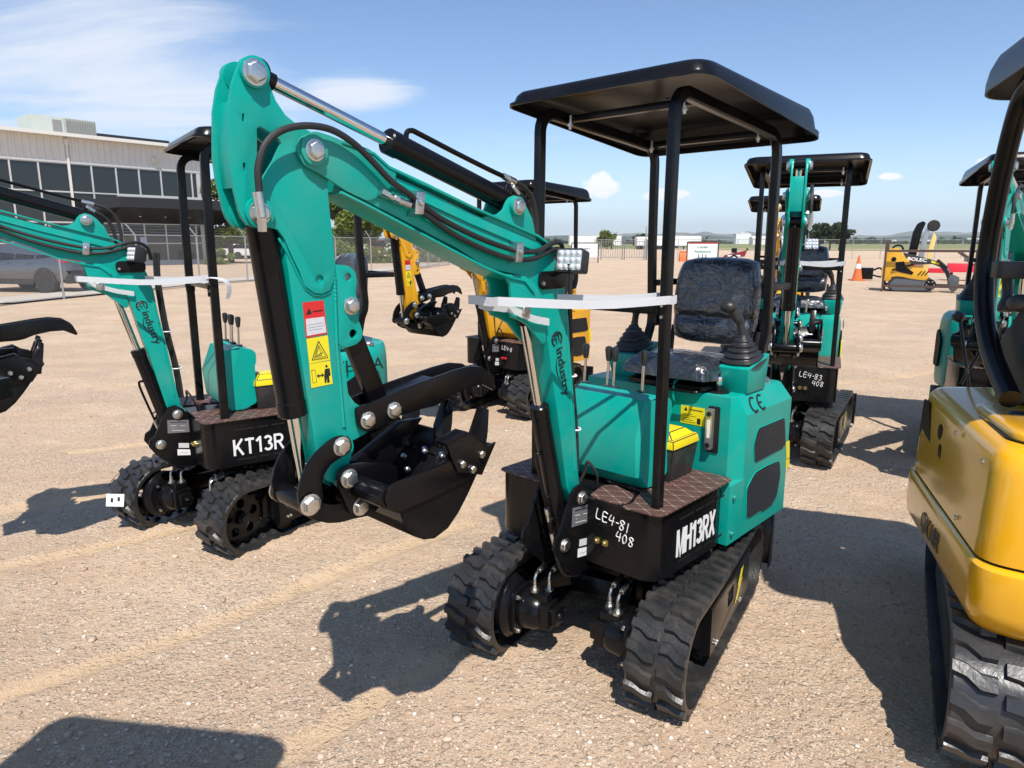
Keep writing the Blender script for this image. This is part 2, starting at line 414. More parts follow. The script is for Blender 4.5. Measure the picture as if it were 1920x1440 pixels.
def belt():
    mb = MB(); N = 120; P, tot = track_path(N); rows = []
    for i in range(N+1):
        p, n = P[i % N]; q = []
        for y, h in ((-.103,-.012),(-.103,.006),(-.097,.012),(.097,.012),(.103,.006),(.103,-.012),(.03,-.014),(.02,-.03 if i%3==0 else -.014),(-.02,-.03 if i%3==0 else -.014),(-.03,-.014)):
            v = p+n*h; q.append((v.x, y, v.z))
        rows.append(q)
    mb.grid(rows, True)
    NL = 42; K = 8; fine, tot = track_path(NL*K)
    def at(s, y, h):
        i = s*K; a = int(math.floor(i)); u = i-a; p0, n0 = fine[a % (NL*K)]; p1, n1 = fine[(a+1) % (NL*K)]
        p = p0.lerp(p1, u); n = n0.lerp(n1, u).normalized(); v = p+n*h; return (v.x, y, v.z)
    for k in range(NL):
        for sd in (-1, 1):
            s0 = k + (0 if sd < 0 else .5)
            if sd > 0: ys = [(.012,.0,.50),(.044,.0,.52),(.074,.28,.44),(.1025,.36,.40)]
            else: ys = [(.004,.06,.44),(.034,.04,.50),(.066,-.20,.46),(.1025,-.30,.40)]
            B = []; T = []
            for y, c, wd in ys:
                B.append((at(s0+c-wd/2-.06, sd*y, .010), at(s0+c+wd/2+.06, sd*y, .010)))
                T.append((at(s0+c-wd/2+.04, sd*y, .027), at(s0+c+wd/2-.04, sd*y, .027)))
            m = len(ys); vs = []
            for i in range(m): vs += [B[i][0], B[i][1], T[i][1], T[i][0]]
            fs = [(0,1,2,3), tuple(4*(m-1)+j for j in (3,2,1,0))]
            for i in range(m-1):
                for j in range(4): fs.append((4*i+j, 4*i+(j+1)%4, 4*(i+1)+(j+1)%4, 4*(i+1)+j))
            mb.add(vs, fs)
    return mb
def disc_holes(y0, y1, r, hr, ho, n=5, cx=0, cz=0, teeth=0):
    out = circ(cx, cz, r, 40)
    if teeth:
        out = []
        for i in range(teeth*4):
            a = 2*math.pi*i/(teeth*4); rr = r+(.010 if i % 4 in (0,1) else -.006); out.append((cx+rr*math.cos(a), cz+rr*math.sin(a)))
    hs = [circ(cx+ho*math.cos(2*math.pi*k/n+.3), cz+ho*math.sin(2*math.pi*k/n+.3), hr, 12)[::-1] for k in range(n)]
    return MB().prism(out, y0, y1, 'y', hs)
def undercarriage(u, fr, var):
    for sd in (1, -1):
        F = fr @ Matrix.Translation((0, sd*.362, 0)) @ (Matrix.Identity(4) if sd > 0 else Matrix.Rotation(math.pi, 4, 'Z') @ Matrix.Scale(1, 4))
        # the same belt mesh serves both sides
        G = fr @ Matrix.Translation((0, .362 if sd > 0 else -.382, 0))
        tk = u.part('track', 'belt', belt, RUBR, G)
        def spr():
            mb = disc_holes(-.02, .02, .130, .026, .080, 5, .462, .178, 14); mb.cyl((.462,-.035,.178), (.462,.045,.178), .036, n=20); mb.cyl((.462,.045,.178), (.462,.055,.178), .024, n=20); return mb
        u.part('sprocket', 'spr', spr, BLKM, bevel=.002, parent=tk)
        def idl():
            mb = disc_holes(-.025, .025, .138, .022, .085, 6, -.43, .172); mb.cyl((-.43,-.04,.172), (-.43,.05,.172), .03, n=20); return mb
        u.part('idler_wheel', 'idl', idl, BLKM, bevel=.002, parent=tk)
        def roll():
            mb = MB()
            for x in (-.24, -.02, .20): mb.rev([(-.05,.03),(-.05,.048),(-.02,.048),(-.018,.034),(.018,.034),(.02,.048),(.05,.048),(.05,.03)], (x, 0, .068), (0,1,0), 18)
            mb.rev([(-.05,.02),(-.04,.03),(.04,.03),(.05,.02)], (0, 0, .285), (0,1,0), 16)
            return mb
        u.part('track_roller', 'roll', roll, BLKM, parent=tk)
        def frame(sd=sd):
            mb = MB(); y0, y1 = (.046, .072)
            o = sd
            mb.box(-.40, .29, -.055, .055, .115, .235)
            mb.prism([(-.52,.235),(-.42,.27),(.30,.27),(.33,.235),(.33,.13),(-.52,.13)], -.03, .03)
            # outer guard with slot and folded edge
            hole = [(.02,.235),(-.07,.235),(-.07,.165),(.02,.165)]
            mb.prism([(-.36,.085),(.27,.085),(.27,.275),(-.36,.275)], *sorted((o*.086, o*.092)), 'y', [hole])
            mb.box(-.36, .27, *sorted((o*.04, o*.090)), .275, .281)
            mb.box(.262, .27, *sorted((o*.0, o*.090)), .085, .275)
            mb.mi(1)
            for x in (.22, .20, -.16, -.18): mb.hexh((x, o*.092, .118), (0,o,0), .009, .012)
            mb.mi(2)
            if sd > 0: mb.prism([(-.10,.125),(-.155,.19),(-.135,.19),(-.19,.25),(-.235,.25),(-.205,.20),(-.23,.20),(-.15,.125)], .093, .0938)
            return mb
        u.part('track_frame', ('tf', sd), frame, [BLAK, ZINC, DYEL], G, bevel=.0015)
        def motor(sd=sd):
            mb = MB(); x, z = .455, .19; o = -sd
            mb.rev([(0,.12),(.012,.132),(.03,.132),(.04,.118),(.05,.105)], (x, o*.078, z), (0,o,0), 32)
            mb.prism(rrect(x-.088, x+.088, z-.088, z+.088, .03), *sorted((o*.125, o*.148)))
            mb.rev([(0,.078),(.02,.082),(.07,.076),(.09,.066),(.10,.05)], (x, o*.145, z), (0,o,0), 28)
            mb.prism(rrect(x-.052, x+.052, z-.05, z+.052, .012), *sorted((o*.235, o*.275)))
            mb.prism(rrect(x-.036, x+.036, z-.034, z+.034, .008), *sorted((o*.275, o*.30)))
            mb.box(x-.035, x+.035, *sorted((o*.185, o*.262)), z+.05, z+.088)
            mb.mi(1)
            for sx in (-1,1):
                for sz in (-1,1): mb.hexh((x+sx*.07, o*.148, z+sz*.07), (0,o,0), .0105, .014)
            mb.hexh((x, o*.30, z), (0,o,0), .012, .006)
            return mb
        mo = u.part('drive_motor', ('mot', sd), motor, [BLAK, ZINC], G, bevel=.002)
        def fit(sd=sd):
            mb = MB(); o = -sd; x, z = .455, .278
            for k, (dx, dy) in enumerate(((.018,.20),(-.016,.245))):
                y = o*dy; p = (x+dx, y, z)
                mb.cyl(p, (p[0],p[1],z+.008), .020, n=18); mb.cyl((p[0],p[1],z+.008), (p[0],p[1],z+.020), .011, n=6); mb.cyl((p[0],p[1],z+.02), (p[0],p[1],z+.04), .008, n=6)
                mb.tube([(p[0],p[1],z+.035), (p[0],p[1],z+.052), (p[0]-.012,p[1],z+.066), (p[0]-.035,p[1],z+.070)], .006, n=10)
                mb.cyl((p[0]-.035,p[1],z+.070), (p[0]-.045,p[1],z+.071), .010, n=6); mb.cyl((p[0]-.045,p[1],z+.071), (p[0]-.085,p[1],z+.074), .0095, n=14)
            return mb
        u.part('hose_fitting', ('fit', sd), fit, ZINC, parent=mo)
        def hz(sd=sd):
            mb = MB(); o = -sd
            for dx, dy in ((.018,.20),(-.016,.245)):
                a = Vector((.455+dx-.082, o*dy, .352)); mb.tube([a, a+Vector((-.05,0,.006)), a+Vector((-.11,o*.02,-.0)), a+Vector((-.17,o*.05,-.02)), a+Vector((-.26,o*.07,-.045))], .0085, n=10)
            return mb
        u.part('travel_hose', ('hz', sd), hz, HOSE, parent=mo)
    def xframe():
        mb = MB(); mb.box(-.24, .20, -.16, .16, .20, .30); mb.rev([(0,.20),(.04,.20),(.05,.185),(.075,.185),(.085,.175)], (0,0,.30), (0,0,1), 40)
        for sx in (-1, 1):
            for sy in (-1, 1):
                x = .24*sx; mb.hexa([(sx*.05,sy*.10,.20),(sx*.16,sy*.10,.20),(x+.04,sy*.33,.14),(x-.07,sy*.33,.14)], [(sx*.05,sy*.10,.29),(sx*.16,sy*.10,.29),(x+.04,sy*.33,.235),(x-.07,sy*.33,.235)])
        mb.prism([(.16,.15),(.26,.20),(.24,.27),(.16,.29)], -.13, .13)
        return mb
    u.part('lower_frame', 'xf', xframe, BLAK, fr, bevel=.003)
    def blade():
        mb = MB(); pr = [(-.80,.02),(-.775,.10),(-.78,.20),(-.81,.285),(-.822,.285),(-.792,.20),(-.787,.10),(-.815,.02)]
        mb.prism(pr, -.47, .47); mb.bar((-.25,.2,.2), (-.79,.2,.15), .04, .06); mb.bar((-.25,-.2,.2), (-.79,-.2,.15), .04, .06)
        for sy in (-1,1): mb.prism([(-.83,.02),(-.76,.02),(-.76,.1),(-.80,.285),(-.83,.285)], sy*.47-.004, sy*.47+.004)
        return mb
    u.part('dozer_blade', 'bl', blade, BLAK, fr, bevel=.002)

def cylinder(u, name, key, base, end, blen, r, rr, frame=None, pipe=None, y=0, eye=.03):
    """hydraulic ram from base eye to rod eye in the boom plane"""
    a = Vector((base[0], y, base[1])); b = Vector((end[0], y, end[1])); d = (b-a).normalized()
    def bar():
        mb = MB(); mb.cyl(a-NB*.034, a+NB*.034, eye*.95, n=20)
        mb.rev([(.0,r*.6),(.02,r*.75),(.028,r*1.02),(.045,r*1.02),(.05,r),(blen-.04,r),(blen-.038,r*1.07),(blen-.004,r*1.07),(blen,r*.95),(blen,rr*1.3)], a, d, 28)
        if pipe:
            for pts, pr in pipe: mb.tube([Vector(p) for p in pts], pr, n=10)
        return mb
    o = u.part(name, (key, 'b'), bar, BLAK, frame)
    def rod():
        mb = MB(); L = (b-a).length; mb.cyl(a+d*(blen-.01), a+d*(L-.025), rr, n=24); return mb
    u.part('piston_rod', (key, 'r'), rod, CHRM, parent=o)
    def ey():
        mb = MB(); L = (b-a).length; mb.cyl(b-NB*.032, b+NB*.032, eye*.9, n=20); mb.cyl(a+d*(L-.05), a+d*(L-.01), rr*1.25, n=20); return mb
    u.part('rod_eye', (key, 'e'), ey, BLAK, parent=o)
    return o
def pin(u, parent, key, xz, y, r=.018, h=.014, boss=None):
    r = r*1.22
    for s in (1, -1):
        def f(s=s):
            mb = MB(); mb.hexh((xz[0], s*y, xz[1]), (0,s,0), r, h); mb.cyl((xz[0], s*(y-.003), xz[1]), (xz[0], s*(y+.0015), xz[1]), r*1.18, n=24); return mb
        u.part('pivot_bolt', ('pin', key, s), f, ZINC, parent=parent, bevel=.0008)

def fl_strip(mb, pts, y, t, inw):
    """flange plate following a line in the boom plane"""
    rows = []
    for i, p in enumerate(pts):
        a = Vector(pts[max(i-1,0)]); b = Vector(pts[min(i+1,len(pts)-1)]); d = (b-a).normalized(); n = Vector((-d.y, d.x))*inw
        o = Vector(p); q = o+n*t
        rows.append([(o.x,-y,o.y),(o.x,y,o.y),(q.x,y,q.y),(q.x,-y,q.y)])
    mb.grid(rows, True); k = len(mb.v); mb.add(rows[0], [(0,1,2,3)]); mb.add(rows[-1], [(3,2,1,0)])
    return mb

def front_gear(u, P, F, opt):
    """boom, arm, bucket, thumb, rams and hoses; F places them (swing)"""
    def boom():
        mb = MB()
        web = [(0.44,0.67),(0.466,0.721),(0.525,1.004),(0.56,1.155),(0.579,1.251),(0.591,1.294),(0.611,1.37),(0.645,1.443),(0.729,1.506),(0.876,1.533),(0.994,1.591),(1.187,1.665),(1.308,1.712),(1.369,1.734),(1.361,1.813),(1.237,1.785),(1.11,1.748),(0.934,1.692),(0.766,1.646),(0.639,1.612),(0.59,1.588),(0.533,1.536),(0.496,1.446),(0.473,1.353),(0.461,1.232),(0.434,1.048),(0.408,0.812),(0.392,0.708)]
        mb.prism(web, -.048, .048)
        tip = rpoly([(1.504,1.818),(1.493,1.849),(1.454,1.867),(1.413,1.861),(1.358,1.848),(1.288,1.827),(1.213,1.788),(1.232,1.75),(1.293,1.717),(1.311,1.712),(1.372,1.733),(1.438,1.767),(1.487,1.786)], .01, 2)
        for s in (-1, 1): mb.prism(tip, *sorted((s*.045, s*.055)))
        fl_strip(mb, [(1.382,1.846),(1.288,1.827),(1.241,1.797),(1.114,1.76),(0.94,1.706),(0.773,1.659),(0.646,1.625),(0.592,1.6),(0.541,1.559)], .058, .007, -1)
        fl_strip(mb, [(1.388,1.733),(1.312,1.705),(1.192,1.656),(0.999,1.582),(0.882,1.535),(0.773,1.503),(0.71,1.491),(0.662,1.449)], .058, .007, 1)
        fl_strip(mb, [(1.232,1.757),(1.116,1.72),(0.94,1.666),(0.773,1.618),(0.64,1.581)], .0535, .006, 1)
        ear = rpoly([(0.895,1.683),(0.824,1.693),(0.797,1.709),(0.788,1.727),(0.773,1.744),(0.749,1.753),(0.722,1.745),(0.702,1.728),(0.668,1.684),(0.652,1.632),(0.647,1.609),(0.766,1.641)], .006, 2)
        for s in (-1, 1): mb.prism(ear, *sorted((s*.036, s*.048)))
        clv = rpoly([(0.8,1.513),(0.776,1.479),(0.768,1.425),(0.776,1.397),(0.768,1.374),(0.73,1.361),(0.686,1.34),(0.643,1.297),(0.615,1.271),(0.598,1.279),(0.605,1.362),(0.639,1.418),(0.634,1.444),(0.658,1.475),(0.705,1.502)], .004, 2)
        for s in (-1, 1): mb.prism(clv, *sorted((s*.040, s*.052)))
        f = Vector([(0.404,0.675)][0]); mb.cyl((f.x,-.052,f.y), (f.x,.052,f.y), .034, n=24)
        for q, r in (([(1.46,1.822)][0], .036), ([(0.747,1.719)][0], .030), ([(0.721,1.394)][0], .030)):
            for s in (-1, 1): mb.cyl((q[0], s*.044, q[1]), (q[0], s*.062, q[1]), r, n=28)
        # weld beads
        for a, b in (([(0.475,1.334)][0], [(0.41,0.771)][0]),):
            n = 46; mb.tube([(a[0]+(b[0]-a[0])*i/n+.010, .048, a[1]+(b[1]-a[1])*i/n) for i in range(n+1)], [.0035+.0012*(i%2) for i in range(n+1)], n=6, smooth=1)
        return mb
    bo = u.part('boom', 'boom', boom, P, F, bevel=.0022)
    for k, q, y in (('tip', [(1.46,1.822)][0], .063), ('acb', [(0.747,1.719)][0], .062), ('bcr', [(0.721,1.394)][0], .062)): pin(u, bo, k, q, y)
    def logo():
        # emblem and the word running down the web
        o = [(0.541,1.247)][0]; e = [(0.476,1.007)][0]
        d = Vector((e[0]-o[0], 0, e[1]-o[1])).normalized(); L = (Vector(e)-Vector(o)).length
        up = Vector((-d.z, 0, d.x));  up = up if up.x < 0 else -up
        M_ = basis((o[0], .0495, o[1]), d, up)
        M_ = basis((o[0]+d.x*0, .0492, o[1]), d, -up) if M_.to_3x3().col[2].y < 0 else M_
        mb = MB(); T = textmb('industry', .052, M_, .0012, .010, 1.08); mb.v += T.v; mb.f += T.f; mb.m += T.m
        c = Vector((o[0], .0492, o[1])) - d*.032 + up*-.0; yv = M_.to_3x3().col[1]; c = c + yv*.012
        def P2(a, b): return c+d*a+yv*b
        mb.tube([P2(.024*math.cos(R(a)), .026*math.sin(R(a))) for a in range(35, 330, 15)], .0032, n=6, smooth=1)
        mb.tube([P2(-.016,.010), P2(.010,.010)], .0028, n=6, smooth=1); mb.tube([P2(.016,-.004), P2(-.004,-.004), P2(-.004,-.022)], .0026, n=6, smooth=1); mb.tube([P2(-.014,.008), P2(-.014,-.012)], .0026, n=6, smooth=1)
        mb.tube([P2(.06+.1*i/10, -.012-.016*math.sin(math.pi*i/10)) for i in range(11)], [.0006+.0018*math.sin(math.pi*i/10) for i in range(11)], n=6, smooth=1)
        for k in range(5):
            a = 2*math.pi*k/5; q = P2(.115, .044); mb.cyl(q, q+d*.007*math.cos(a)+yv*.007*math.sin(a), .0022, .0005, n=6)
        return mb
    if opt.get('logo', 1): u.part('lettering', 'logo', logo, INK, parent=bo)
    def arm():
        mb = MB()
        horn = [(1.659,1.844),(1.655,1.893),(1.643,1.944),(1.627,1.981),(1.613,1.998),(1.6,2.005),(1.581,2.003),(1.563,1.985),(1.555,1.954),(1.542,1.923),(1.52,1.895),(1.49,1.877),(1.432,1.857),(1.416,1.828),(1.416,1.772),(1.418,1.718),(1.412,1.632),(1.408,1.542),(1.413,1.515),(1.427,1.491),(1.449,1.483),(1.472,1.487),(1.496,1.505),(1.509,1.543),(1.527,1.58),(1.543,1.618),(1.558,1.638),(1.578,1.642),(1.608,1.64),(1.631,1.647),(1.644,1.664),(1.649,1.68),(1.66,1.746),(1.663,1.794)]
        hole = [(1.593,1.858),(1.585,1.864),(1.571,1.858),(1.554,1.85),(1.539,1.84),(1.535,1.832),(1.558,1.791),(1.586,1.752),(1.59,1.757),(1.597,1.794)][::-1]
        sl = [[(1.626,1.885),(1.62,1.886),(1.621,1.87),(1.627,1.869)][::-1], [(1.631,1.782),(1.625,1.782),(1.626,1.766),(1.633,1.766)][::-1]]
        ch = circ(*[(1.454,1.519)][0], .012, 14)[::-1]
        for s in (-1, 1): mb.prism(horn, *sorted((s*.032, s*.042)), 'y', [hole, ch]+sl)
        box = [(1.543,1.618),(1.526,1.668),(1.434,1.759),(1.414,1.697),(1.406,1.62),(1.403,1.541),(1.407,1.359),(1.394,1.119),(1.382,1.047),(1.417,0.974),(1.462,0.999),(1.486,1.067),(1.493,1.142),(1.505,1.25),(1.524,1.416),(1.534,1.544)]
        mb.prism(box, -.036, .036)
        mb.prism([(1.593,2.002),(1.574,2.011),(1.57,1.927),(1.583,1.786),(1.598,1.691),(1.645,1.747),(1.645,1.838),(1.634,1.907)], -.032, .032) if 0 else None
        a = [(1.637,1.914),(1.645,1.88),(1.651,1.835),(1.652,1.779),(1.648,1.728)]
        mb.prism(a+[(x-.012, z) for x, z in a[::-1]], -.033, .033)
        for q, r in (([(1.592,1.975)][0], .034), ([(1.603,1.675)][0], .034)):
            for s in (-1, 1): mb.cyl((q[0], s*.030, q[1]), (q[0], s*.052, q[1]), r, n=28)
        n = 30; wl = [(1.641,1.896),(1.65,1.834),(1.652,1.767),(1.649,1.727)]
        for q, r in (([(1.413,1.078)][0], .032), ([(1.398,0.99)][0], .037)):
            for s in (-1, 1): mb.cyl((q[0], s*.028, q[1]), (q[0], s*.047, q[1]), r, n=28)
        br = rpoly([(1.4,1.554),(1.36,1.55),(1.34,1.534),(1.336,1.512),(1.343,1.478),(1.331,1.448),(1.337,1.41),(1.325,1.377),(1.329,1.357),(1.347,1.345),(1.382,1.339),(1.402,1.351)], .006, 2)
        hl = [circ(*[(1.364,1.521)][0], .011, 14)[::-1], circ(*[(1.355,1.374)][0], .012, 14)[::-1]]
        for s in (-1, 1): mb.prism(br, *sorted((s*.020, s*.030)), 'y', hl)
        b2 = rpoly([(1.402,1.351),(1.385,1.279),(1.379,1.216),(1.361,1.19),(1.329,1.166),(1.302,1.134),(1.31,1.106),(1.336,1.096),(1.377,1.086),(1.397,1.122)], .004, 2)
        for s in (-1, 1): mb.prism(b2, *sorted((s*.022, s*.030)))
        # fillet weld down the back edge and round the doubler plate
        wp = [(1.404,1.534),(1.405,1.461),(1.407,1.352),(1.402,1.239),(1.397,1.124)]; pts = []
        for i in range(len(wp)-1):
            for k in range(14): u_ = k/14; pts.append((wp[i][0]*(1-u_)+wp[i+1][0]*u_+.004, .0355, wp[i][1]*(1-u_)+wp[i+1][1]*u_))
        mb.tube(pts, [.0045+.0016*(i%2) for i in range(len(pts))], n=6, smooth=1)
        wp = [(1.554,1.618),(1.526,1.569),(1.508,1.528),(1.492,1.498),(1.47,1.481),(1.446,1.478),(1.419,1.487)]; pts = []
        for i in range(len(wp)-1):
            for k in range(8): u_ = k/8; pts.append((wp[i][0]*(1-u_)+wp[i+1][0]*u_, .0365, wp[i][1]*(1-u_)+wp[i+1][1]*u_))
        mb.tube(pts, [.003+.001*(i%2) for i in range(len(pts))], n=6, smooth=1)
        return mb
    ar = u.part('arm', 'arm', arm, P, F, bevel=.0022)
    for k, q, y, r in (('atop', [(1.594,1.974)][0], .053, .020), ('acy', [(1.605,1.674)][0], .053, .018), ('thm', [(1.358,1.447)][0], .032, .0165)): pin(u, ar, k, q, y, r)
    def decals():
        mb = MB(); y = .0366
        def quad(pts, h=.0006): mb.prism(pts, y, y+h)
        Q = [(1.502,1.465),(1.443,1.467),(1.437,1.382),(1.498,1.377)]; mb.mi(0); quad(Q)
        W = [(1.496,1.424),(1.444,1.426),(1.44,1.386),(1.495,1.382)]; mb.mi(1); quad(W, .0011)
        Y1 = [(1.497,1.375),(1.436,1.378),(1.433,1.315),(1.493,1.312)]; mb.mi(2); quad(Y1)
        Y2 = [(1.493,1.311),(1.433,1.313),(1.429,1.252),(1.491,1.25)]; quad(Y2)
        mb.mi(3)
        def st(pts, wd=.0012): mb.tube([(a, y+.0008, b) for a, b in pts], wd, n=5, smooth=1)
        tr = [(1.464,1.366),(1.439,1.322),(1.485,1.321),(1.464,1.366)]; st(tr); st([(1.465,1.356),(1.445,1.326),(1.479,1.325),(1.465,1.356)], .0007)
        st([(1.472,1.334),(1.464,1.351),(1.457,1.33),(1.476,1.329),(1.454,1.336)], .0009)
        quad([(1.494,1.434),(1.486,1.45),(1.478,1.436)], .0012)
        st([(1.475,1.441),(1.447,1.443)], .0013)
        for k in range(3): st([(1.492,1.408),(1.446,1.411)] if k == 0 else ([(1.492,1.401),(1.445,1.404)] if k == 1 else [(1.489,1.395),(1.45,1.397)]), .0006)
        st([(1.488,1.295),(1.478,1.295),(1.475,1.264),(1.486,1.262),(1.488,1.295)], .0006); st([(1.473,1.278),(1.456,1.279)], .0015)
        quad([(1.474,1.279),(1.468,1.283),(1.467,1.272)], .0012); quad([(1.453,1.278),(1.46,1.285),(1.459,1.274)], .0012)
        quad([(1.45,1.293),(1.436,1.294),(1.434,1.275),(1.439,1.274),(1.438,1.257),(1.445,1.257),(1.445,1.273),(1.448,1.257),(1.452,1.258),(1.453,1.274)], .0012)
        c = [(1.445,1.3)][0]; mb.cyl((c[0],y,c[1]), (c[0],y+.0012,c[1]), .0034, n=12)
        return mb
    if opt.get('decals', 1): u.part('warning_label', 'dec', decals, [DRED, PAPR, DYEL, INK], parent=ar)
    # rams
    acb = [(0.769,1.717)][0]; atop = [(1.618,1.966)][0]
    acb = (.692, 1.722); atop = (1.571, 1.985)
    e = Vector((atop[0]-acb[0], atop[1]-acb[1])).normalized(); nn = Vector((-e.y, e.x)); nn = nn if nn.y > 0 else -nn
    def ap(l, h, y=0): return (acb[0]+e.x*l+nn.x*h, y, acb[1]+e.y*l+nn.y*h)
    c1 = cylinder(u, 'arm_cylinder', 'arm', acb, atop, .535, .0325, .016, F, pipe=[([ap(.47,.02), ap(.475,.045), ap(.46,.058), ap(.43,.060), ap(.30,.062), ap(.15,.066), ap(.07,.070)], .0075), ([ap(.06,.02,.012), ap(.062,.05,.012)], .010)])
    u.part('hose_fitting', 'hf1', lambda: MB().cyl(ap(.085,.0695), ap(.062,.070), .011, n=6).cyl(ap(.062,.070), ap(.03,.071), .0115, n=16), ZINC, parent=c1)
    u.part('hose_fitting', 'hf1b', lambda: MB().cyl(ap(.062,.050,.014), ap(.05,.045,.014), .010, n=6).cyl(ap(.052,.048,.014), ap(.02,.035,.014), .0115, n=16), ZINC, parent=c1)
    bcb = (.424, .463); bcr = (.663, 1.386)
    e2 = Vector((bcr[0]-bcb[0], bcr[1]-bcb[1])).normalized(); n2 = Vector((e2.y, -e2.x))
    def bp(l, h, y=0): return (bcb[0]+e2.x*l+n2.x*h, y, bcb[1]+e2.y*l+n2.y*h)
    c2 = cylinder(u, 'boom_cylinder', 'boomc', bcb, bcr, .60, .0335, .017, F, pipe=[([bp(.42,.02), bp(.43,.045), bp(.42,.055), bp(.38,.058), bp(.30,.056), bp(.20,.052)], .0065), ([bp(.13,.026,.012), bp(.155,.046,.012), bp(.14,.058,.012), bp(.10,.060,.012)], .0065), ([bp(.24,.052,0), bp(.245,.03,.01)], .004)])
    u.part('hose_fitting', 'hf2', lambda: MB().cyl(bp(.20,.052), bp(.178,.0515), .011, n=6).cyl(bp(.178,.0515), bp(.145,.050), .0105, n=16), ZINC, parent=c2)
    u.part('hose_fitting', 'hf2b', lambda: MB().cyl(bp(.10,.060,.012), bp(.078,.060,.012), .011, n=6).cyl(bp(.078,.060,.012), bp(.04,.058,.012), .0105, n=16), ZINC, parent=c2)
    acy = (1.581, 1.676); lpn = (1.497, .936)
    cylinder(u, 'bucket_cylinder', 'bktc', acy, lpn, .50, .035, .0165, F)
    # linkage
    def link():
        mb = MB()
        pl = rpoly([(1.402,1.099),(1.408,1.112),(1.427,1.12),(1.448,1.12),(1.473,1.111),(1.507,1.09),(1.533,1.066),(1.552,1.034),(1.564,0.996),(1.561,0.966),(1.548,0.944),(1.521,0.933),(1.502,0.945),(1.494,0.971),(1.496,1.002),(1.488,1.028),(1.468,1.05),(1.438,1.062),(1.414,1.067),(1.401,1.08)], .006, 2)
        for s in (-1, 1): mb.prism(pl, *sorted((s*.060, s*.070)))
        q = [(1.533,0.962)][0]; mb.cyl((q[0],-.070,q[1]), (q[0],.070,q[1]), .026, n=24)
        for s in (-1, 1): mb.cyl((q[0], s*.06, q[1]), (q[0], s*.078, q[1]), .029, n=24)
        q = [(1.429,1.09)][0]; mb.cyl((q[0],-.062,q[1]), (q[0],.062,q[1]), .018, n=20)
        return mb
    lk = u.part('rocker_link', 'link', link, BLAK, F, bevel=.0015)
    pin(u, lk, 'l1', [(1.536,0.964)][0], .079, .0195); pin(u, lk, 'l2', [(1.432,1.092)][0], .070, .018)
    def link2():
        mb = MB(); pl = rpoly([(1.535,0.927),(1.514,0.909),(1.474,0.889),(1.435,0.88),(1.402,0.879),(1.35,0.873),(1.342,0.897),(1.351,0.926),(1.378,0.938),(1.408,0.929),(1.457,0.934),(1.486,0.948),(1.51,0.973),(1.54,0.974)], .008, 2)
        for s in (-1, 1): mb.prism(pl, *sorted((s*.046, s*.056)))
        mb.prism([(1.479,0.917),(1.463,0.924),(1.423,0.907),(1.38,0.901),(1.381,0.886),(1.432,0.888),(1.48,0.902)], -.046, .046)
        q = [(1.376,0.908)][0]
        for s in (-1, 1): mb.cyl((q[0], s*.044, q[1]), (q[0], s*.066, q[1]), .026, n=24)
        return mb
    l2 = u.part('bucket_link', 'link2', link2, BLAK, F, bevel=.0015)
    pin(u, l2, 'l3', [(1.381,0.912)][0], .067, .0175)
    # bucket
    BW = .19
    side = [(1.358,1.002),(1.381,0.987),(1.392,0.961),(1.383,0.937),(1.344,0.914),(1.333,0.886),(1.318,0.862),(1.294,0.833),(1.266,0.817),(1.229,0.809),(1.179,0.824),(1.138,0.859),(1.102,0.902),(1.067,0.95),(1.041,0.987),(1.019,1.022),(1.051,1.061),(1.093,1.074),(1.174,1.033),(1.223,1.016)]
    def bucket():
        mb = MB(); t = .007
        for s in (-1, 1): mb.prism(side, *sorted((s*(BW-t), s*BW)))
        sh = [(1.382,0.973),(1.381,0.939),(1.344,0.914),(1.333,0.886),(1.318,0.862),(1.294,0.833),(1.266,0.817),(1.229,0.809),(1.179,0.824),(1.138,0.859),(1.102,0.902),(1.067,0.95),(1.041,0.987),(1.016,1.026)]
        fl_strip(mb, sh, BW, .008, -1) if False else None
        cx = sum(p[0] for p in sh)/len(sh); cz = sum(p[1] for p in sh)/len(sh)+.03
        rows = []
        for p in sh:
            d = Vector((cx-p[0], cz-p[1])).normalized()*.008; rows.append([(p[0],-BW,p[1]),(p[0],BW,p[1]),(p[0]+d.x,BW,p[1]+d.y),(p[0]+d.x,-BW,p[1]+d.y)])
        mb.grid(rows, True); mb.add(rows[-1], [(0,1,2,3)])
        # reinforcing strip on the upper side edge and side cutter
        band = rpoly([(1.366,1.006),(1.389,0.99),(1.398,0.969),(1.387,0.943),(1.357,0.924),(1.259,0.931),(1.111,0.949),(1.079,0.981),(1.11,1.027),(1.18,1.017),(1.256,1.011)], .01, 2)
        cut = [(1.194,1.077),(1.115,1.093),(1.038,1.032),(1.003,1.039),(1.061,0.954),(1.107,0.97),(1.153,0.985),(1.174,1.028)]
        for s in (-1, 1): mb.prism(band, *sorted((s*BW, s*(BW+.008)))); mb.prism(cut, *sorted((s*(BW+.008), s*(BW+.017)))); mb.prism([(1.198,1.077),(1.119,1.095),(1.107,1.087),(1.189,1.067)], *sorted((s*(BW-.03), s*(BW+.017))))
        # cutting edge lip
        a = Vector([(1.052,0.97)][0]); b = Vector([(1.003,1.033)][0]); mb.prism([(a.x,a.y),(b.x,b.y),(b.x+.012,b.y+.002),(a.x+.012,a.y+.004)], -BW, BW)
        # rear beam tube and hinge ears
        q = Vector([(1.351,0.964)][0]); mb.cyl((q.x+.03,-BW,q.y+.005), (q.x+.03,BW,q.y+.005), .030, n=24)
        bp_ = [(1.414,1)][0]; bl_ = [(1.383,0.913)][0]
